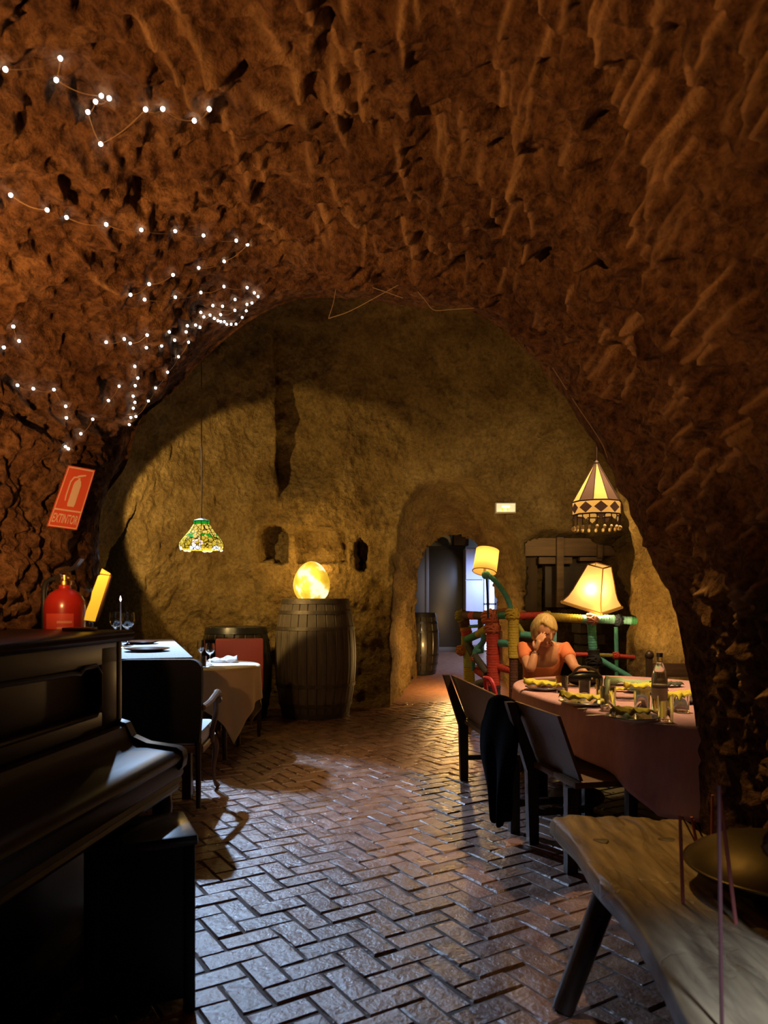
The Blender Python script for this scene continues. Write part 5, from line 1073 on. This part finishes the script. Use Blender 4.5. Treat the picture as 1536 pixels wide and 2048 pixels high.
# thin unlit wires hanging across the arch top, wire along right edge, nail
def wire(pts, lab, Y=None, r=.0016):
    W = [at(x, y, Y or rimY(x) + .12) for x, y in pts]; b = MB(); b.tube([p - W[0] for p in [Vector(q_) for q_ in resample([tuple(p) for p in W], 24)]], r, 4); o = b.build('hanging_wire', mat('wire_pale', (.30, .22, .12), .5) if 'wire_pale' not in bpy.data.materials else bpy.data.materials['wire_pale']); o.location = W[0]; tag(o, lab, 'wire')
wire([(675, 548), (668, 600), (657, 637)], 'short wire dropping from the arch top'); wire([(657, 637), (700, 622), (760, 590), (815, 560)], 'wire slanting up to the right from the short drop'); wire([(715, 565), (760, 580), (806, 596)], 'wire crossing below the arch top'); wire([(820, 565), (850, 600), (868, 620), (900, 619), (948, 616)], 'wire dipping and running to the right arch edge')
wire([(1105, 735), (1150, 805), (1200, 880), (1215, 915)], 'thin wire following the right arch edge')
b = MB(); b.tube([(0, 0, 0), (-.012, -.05, -.04)], [.004, .002], 6); o = b.build('iron_nail', BLACKM); o.location = at(1050, 684, rimY(1050) + .1); tag(o, 'iron nail in the right arch edge', 'nail')
# ------------------------------------------------------------------ seated person resting the head on one hand
SKIN = mat('skin', (.52, .27, .16), .5, col2=(.46, .22, .13), scale=14); BLOUSE = mat('blouse_coral', (.66, .20, .08), .8, col2=(.58, .16, .065), scale=12, bump=.004, bscale=9)
def skin_mesh(verts, edges, radii, root=0, sub=2):
    me = bpy.data.meshes.new('sk'); me.from_pydata([tuple(v) for v in verts], edges, []); o = bpy.data.objects.new('sk', me); COL.objects.link(o)
    m = o.modifiers.new('skin', 'SKIN'); m.use_smooth_shade = True
    for i, r in enumerate(radii): me.skin_vertices[0].data[i].radius = (r, r) if not hasattr(r, '__len__') else r
    me.skin_vertices[0].data[root].use_root = True
    s_ = o.modifiers.new('sub', 'SUBSURF'); s_.levels = sub; s_.render_levels = sub
    dg = bpy.context.evaluated_depsgraph_get(); out_ = bpy.data.meshes.new_from_object(o.evaluated_get(dg)); bpy.data.objects.remove(o)
    v = [tuple(x.co) for x in out_.vertices]; f = [tuple(p.vertices) for p in out_.polygons]; bpy.data.meshes.remove(out_); return v, f
def chain(pts, radii): return skin_mesh(pts, [(i, i + 1) for i in range(len(pts) - 1)], radii)
def remeshed(name, pieces, voxel, m, parent=None, smooth=4):
    b = MB()
    for v, f in pieces: b.add(v, f)
    me = bpy.data.meshes.new('rm'); me.from_pydata(b.v, [], b.f); o = bpy.data.objects.new('rm', me); COL.objects.link(o)
    r = o.modifiers.new('r', 'REMESH'); r.mode = 'VOXEL'; r.voxel_size = voxel; r.use_smooth_shade = True
    s_ = o.modifiers.new('s', 'SMOOTH'); s_.iterations = smooth; s_.factor = .5
    dg = bpy.context.evaluated_depsgraph_get(); out_ = bpy.data.meshes.new_from_object(o.evaluated_get(dg)); bpy.data.objects.remove(o); out_.name = name
    for p in out_.polygons: p.use_smooth = True
    out_.materials.clear(); return link(name, out_, parent, m)
hipc = Vector((1.235, 5.95, .53)); waist = Vector((1.235, 5.92, .68)); chest = Vector((1.235, 5.84, .83)); upch = Vector((1.232, 5.79, .925)); nb_ = Vector((1.228, 5.755, .985)); nk = Vector((1.222, 5.71, 1.03))
hc = Vector((1.215, 5.665, 1.095)); shL = Vector((1.075, 5.78, .945)); shR = Vector((1.392, 5.78, .945)); elL = Vector((1.075, 5.50, .80)); wrL = Vector((1.118, 5.545, .945)); elR = Vector((1.425, 5.60, .815)); wrR = Vector((1.455, 5.40, .80))
hipL = Vector((1.15, 5.93, .50)); hipR = Vector((1.32, 5.93, .50)); knL = Vector((1.14, 5.50, .52)); knR = Vector((1.34, 5.50, .52)); anL = Vector((1.14, 5.55, .09)); anR = Vector((1.34, 5.55, .09)); toL = Vector((1.13, 5.42, .04)); toR = Vector((1.35, 5.42, .04))
V = [hipc, waist, chest, upch, nb_, nk, hc, shL, shL.lerp(elL, .5), elL, elL.lerp(wrL, .4), wrL, shR, shR.lerp(elR, .5), elR, elR.lerp(wrR, .4), wrR, hipL, knL, anL, toL, hipR, knR, anR, toR]
E = [(0, 1), (1, 2), (2, 3), (3, 4), (4, 5), (5, 6), (3, 7), (7, 8), (8, 9), (9, 10), (10, 11), (3, 12), (12, 13), (13, 14), (14, 15), (15, 16), (0, 17), (17, 18), (18, 19), (19, 20), (0, 21), (21, 22), (22, 23), (23, 24)]
Rr = [(.15, .12), (.125, .10), (.135, .105), (.11, .085), .058, .052, .06, .055, .047, .037, .038, .024, .055, .047, .037, .038, .024, .085, .06, .042, .032, .085, .06, .042, .032]
body = [skin_mesh(V, E, Rr)]
# head: shaped ellipsoid with brow, nose, chin, ears; looks down and a little to its left
look = Vector((.30, -.86, -.42)).normalized(); upv = (Vector((.12, -.35, 1)) - look * Vector((.12, -.35, 1)).dot(look)).normalized(); rt_ = look.cross(upv).normalized()
HM = Matrix((rt_, look, upv)).transposed()                      # local x right, y forward, z up
def hl(x, y, z): return hc + HM @ Vector((x, y, z))
t = MB(); t.sphere((0, 0, 0), 1, 28, 20); hv = []
for (x, y, z) in t.v:
    jaw = max(0, -z); xx = x * .076 * (1 - .28 * jaw); yy = y * .094 * (1 - .10 * jaw) + (.012 * jaw if y > 0 else -.008 * (z > 0)); zz2 = z * .112
    if y > .6 and -.1 < z < .15: yy -= .006 * (abs(x) > .2)          # eye hollows
    hv.append(hl(xx, yy, zz2))
body.append((hv, t.f))
body.append(chain([hl(0, .088, .015), hl(0, .104, -.012), hl(0, .108, -.030), hl(0, .092, -.036)], [.008, .009, .012, .009]))
body.append(chain([hl(0, .074, -.09), hl(0, .086, -.100)], [.022, .016])); body.append(chain([hl(-.02, .088, -.062), hl(.02, .088, -.062)], [.007, .007])); body.append(chain([hl(-.018, .086, -.073), hl(.018, .086, -.073)], [.007, .007]))
for s_ in (-1, 1): body.append(chain([hl(s_ * .072, -.005, .018), hl(s_ * .080, -.012, 0), hl(s_ * .072, -.003, -.028)], [.010, .013, .008]))
# hands: palm + five fingers; left hand holds the brow, right hand rests on the table
def hand(wr, d, side, palm_n, curl, thumb):
    d = d.normalized(); palm_n = (palm_n - d * palm_n.dot(d)).normalized(); sd2 = d.cross(palm_n).normalized() * side; out_ = []
    kn = wr + d * .088
    out_.append(skin_mesh([wr, wr + d * .03, wr + d * .06 + sd2 * .0, kn], [(0, 1), (1, 2), (2, 3)], [(.024, .018), (.032, .018), (.038, .017), (.038, .014)]))
    for k, (o2, ln) in enumerate(((-.030, .072), (-.010, .082), (.010, .078), (.029, .062))):
        p = kn + sd2 * o2 - d * .012; pts = [p]; dd_ = d.copy()
        for seg_ in (.45, .32, .25):
            dd_ = (dd_ + palm_n * curl).normalized(); p = p + dd_ * ln * seg_; pts.append(p)
        out_.append(chain(pts, [.0095, .009, .0085, .007]))
    tb_ = wr + d * .03 - sd2 * .03; td = (d * .7 - sd2 * .75 + palm_n * thumb).normalized(); out_.append(chain([wr + d * .02 - sd2 * .012, tb_, tb_ + td * .032, tb_ + td * .032 + (td + palm_n * .3 + d * .4).normalized() * .028], [.013, .012, .0105, .008])); return out_
body += hand(wrL, Vector((.34, .02, .94)), -1, Vector((.65, .45, -.1)), .30, .3)
body += hand(wrR, Vector((.30, -.95, -.05)), 1, Vector((0, 0, -1)), .10, .25)
person = remeshed('person', body, .0055, SKIN, None, 3)
tag(person, 'seated person in a coral top with short fair hair, head resting on one hand', 'person')
# blouse, trousers
mid = lambda a, c, k: a.lerp(c, k)
bl_p = [skin_mesh([hipc + Vector((0, 0, -.02)), waist, chest, upch, upch + Vector((0, -.012, .035)), shL + Vector((0, 0, .002)), mid(shL, elL, .38), mid(shL, elL, .55), shR + Vector((0, 0, .002)), mid(shR, elR, .38), mid(shR, elR, .55)], [(0, 1), (1, 2), (2, 3), (3, 4), (3, 5), (5, 6), (6, 7), (3, 8), (8, 9), (9, 10)], [(.178, .145), (.155, .125), (.16, .128), (.128, .10), .075, .068, .062, .064, .068, .062, .064])]
remeshed('blouse', bl_p, .007, BLOUSE, person, 4)
tr_p = [skin_mesh([hipc, hipL, knL, anL + Vector((0, 0, .02)), hipR, knR, anR + Vector((0, 0, .02))], [(0, 1), (1, 2), (2, 3), (0, 4), (4, 5), (5, 6)], [(.165, .13), .098, .074, .055, .098, .074, .055])]
remeshed('trousers', tr_p, .009, mat('trousers_dark', (.02, .022, .03), .8), person, 4)
# hair: chin-length, over the crown, back and sides
HAIR = mat('fair_hair', (.50, .36, .13), .55, col2=(.36, .24, .08), scale=60, stretch=(1, 1, .12), bump=.006, bscale=90)
t = MB(); t.sphere((0, 0, 0), 1, 56, 40); hv = []
for (x, y, z) in t.v:
    a = math.atan2(x, y); lock = 1 + .035 * math.sin(9 * a + 3 * z) + .02 * math.sin(23 * a - 5 * z)
    sx, sy, sz = .093, .112, .128
    front = max(0, y) ** 1.0; face = 1.0 if (y > .30 and z < .42 + .35 * x) else 0.0
    zz2 = z * sz; k = lock
    if z < 0: zz2 = z * .125 * (1 - .25 * (y > .1)); k *= 1 + .10 * (-z)
    P_ = Vector((x * sx * k, y * sy * k - .012, zz2))
    if face: f_ = min(1, (y - .30) / .2) * min(1, max(0, (.42 + .35 * x - z) / .15)); P_ = P_ * (1 - .42 * f_)
    if z < -.80: P_ = P_ * .75
    hv.append(hl(*P_))
b = MB(); b.add(hv, t.f); b.build('hair', HAIR, person, angle=2.5)
for s_ in (-1, 1): b = MB(); b.sphere(hl(s_ * .028, .083, .012), .010, 10, 8, (1.2, .6, .6)); b.build('eye', mat('eye_dark', (.03, .02, .015), .3) if s_ < 0 else bpy.data.materials['eye_dark'], person)
b = MB(); b.tube([hl(-.020, .0975, -.067), hl(0, .1000, -.066), hl(.020, .0975, -.067)], .003, 6); b.build('mouth', mat('lips', (.35, .09, .07), .5), person)
dw_ = (wrL - elL).normalized(); u_ = dw_.orthogonal().normalized(); v2_ = dw_.cross(u_); cbr = wrL - dw_ * .015
b = MB(); b.tube([cbr + (u_ * math.cos(a) + v2_ * math.sin(a)) * .029 for a in np.linspace(0, 2 * PI, 24, endpoint=False)], .0035, 6, closed=True); b.build('bracelet', mat('bracelet', (.02, .01, .01), .5), person)
sl = empty('wooden_stool', (1.235, 5.97, 0), 0, 'dark wooden stool under the seated person', 'stool')
b = MB(); b.box((0, 0, .385), (.38, .36, .04), bev=.008); b.build('seat', DARKWOOD, sl)
for sx in (-1, 1):
    for sy in (-1, 1): b = MB(); b.tube([(sx * .15, sy * .14, .37), (sx * .17, sy * .16, 0)], .018, 8); b.build('leg', DARKWOOD, sl)
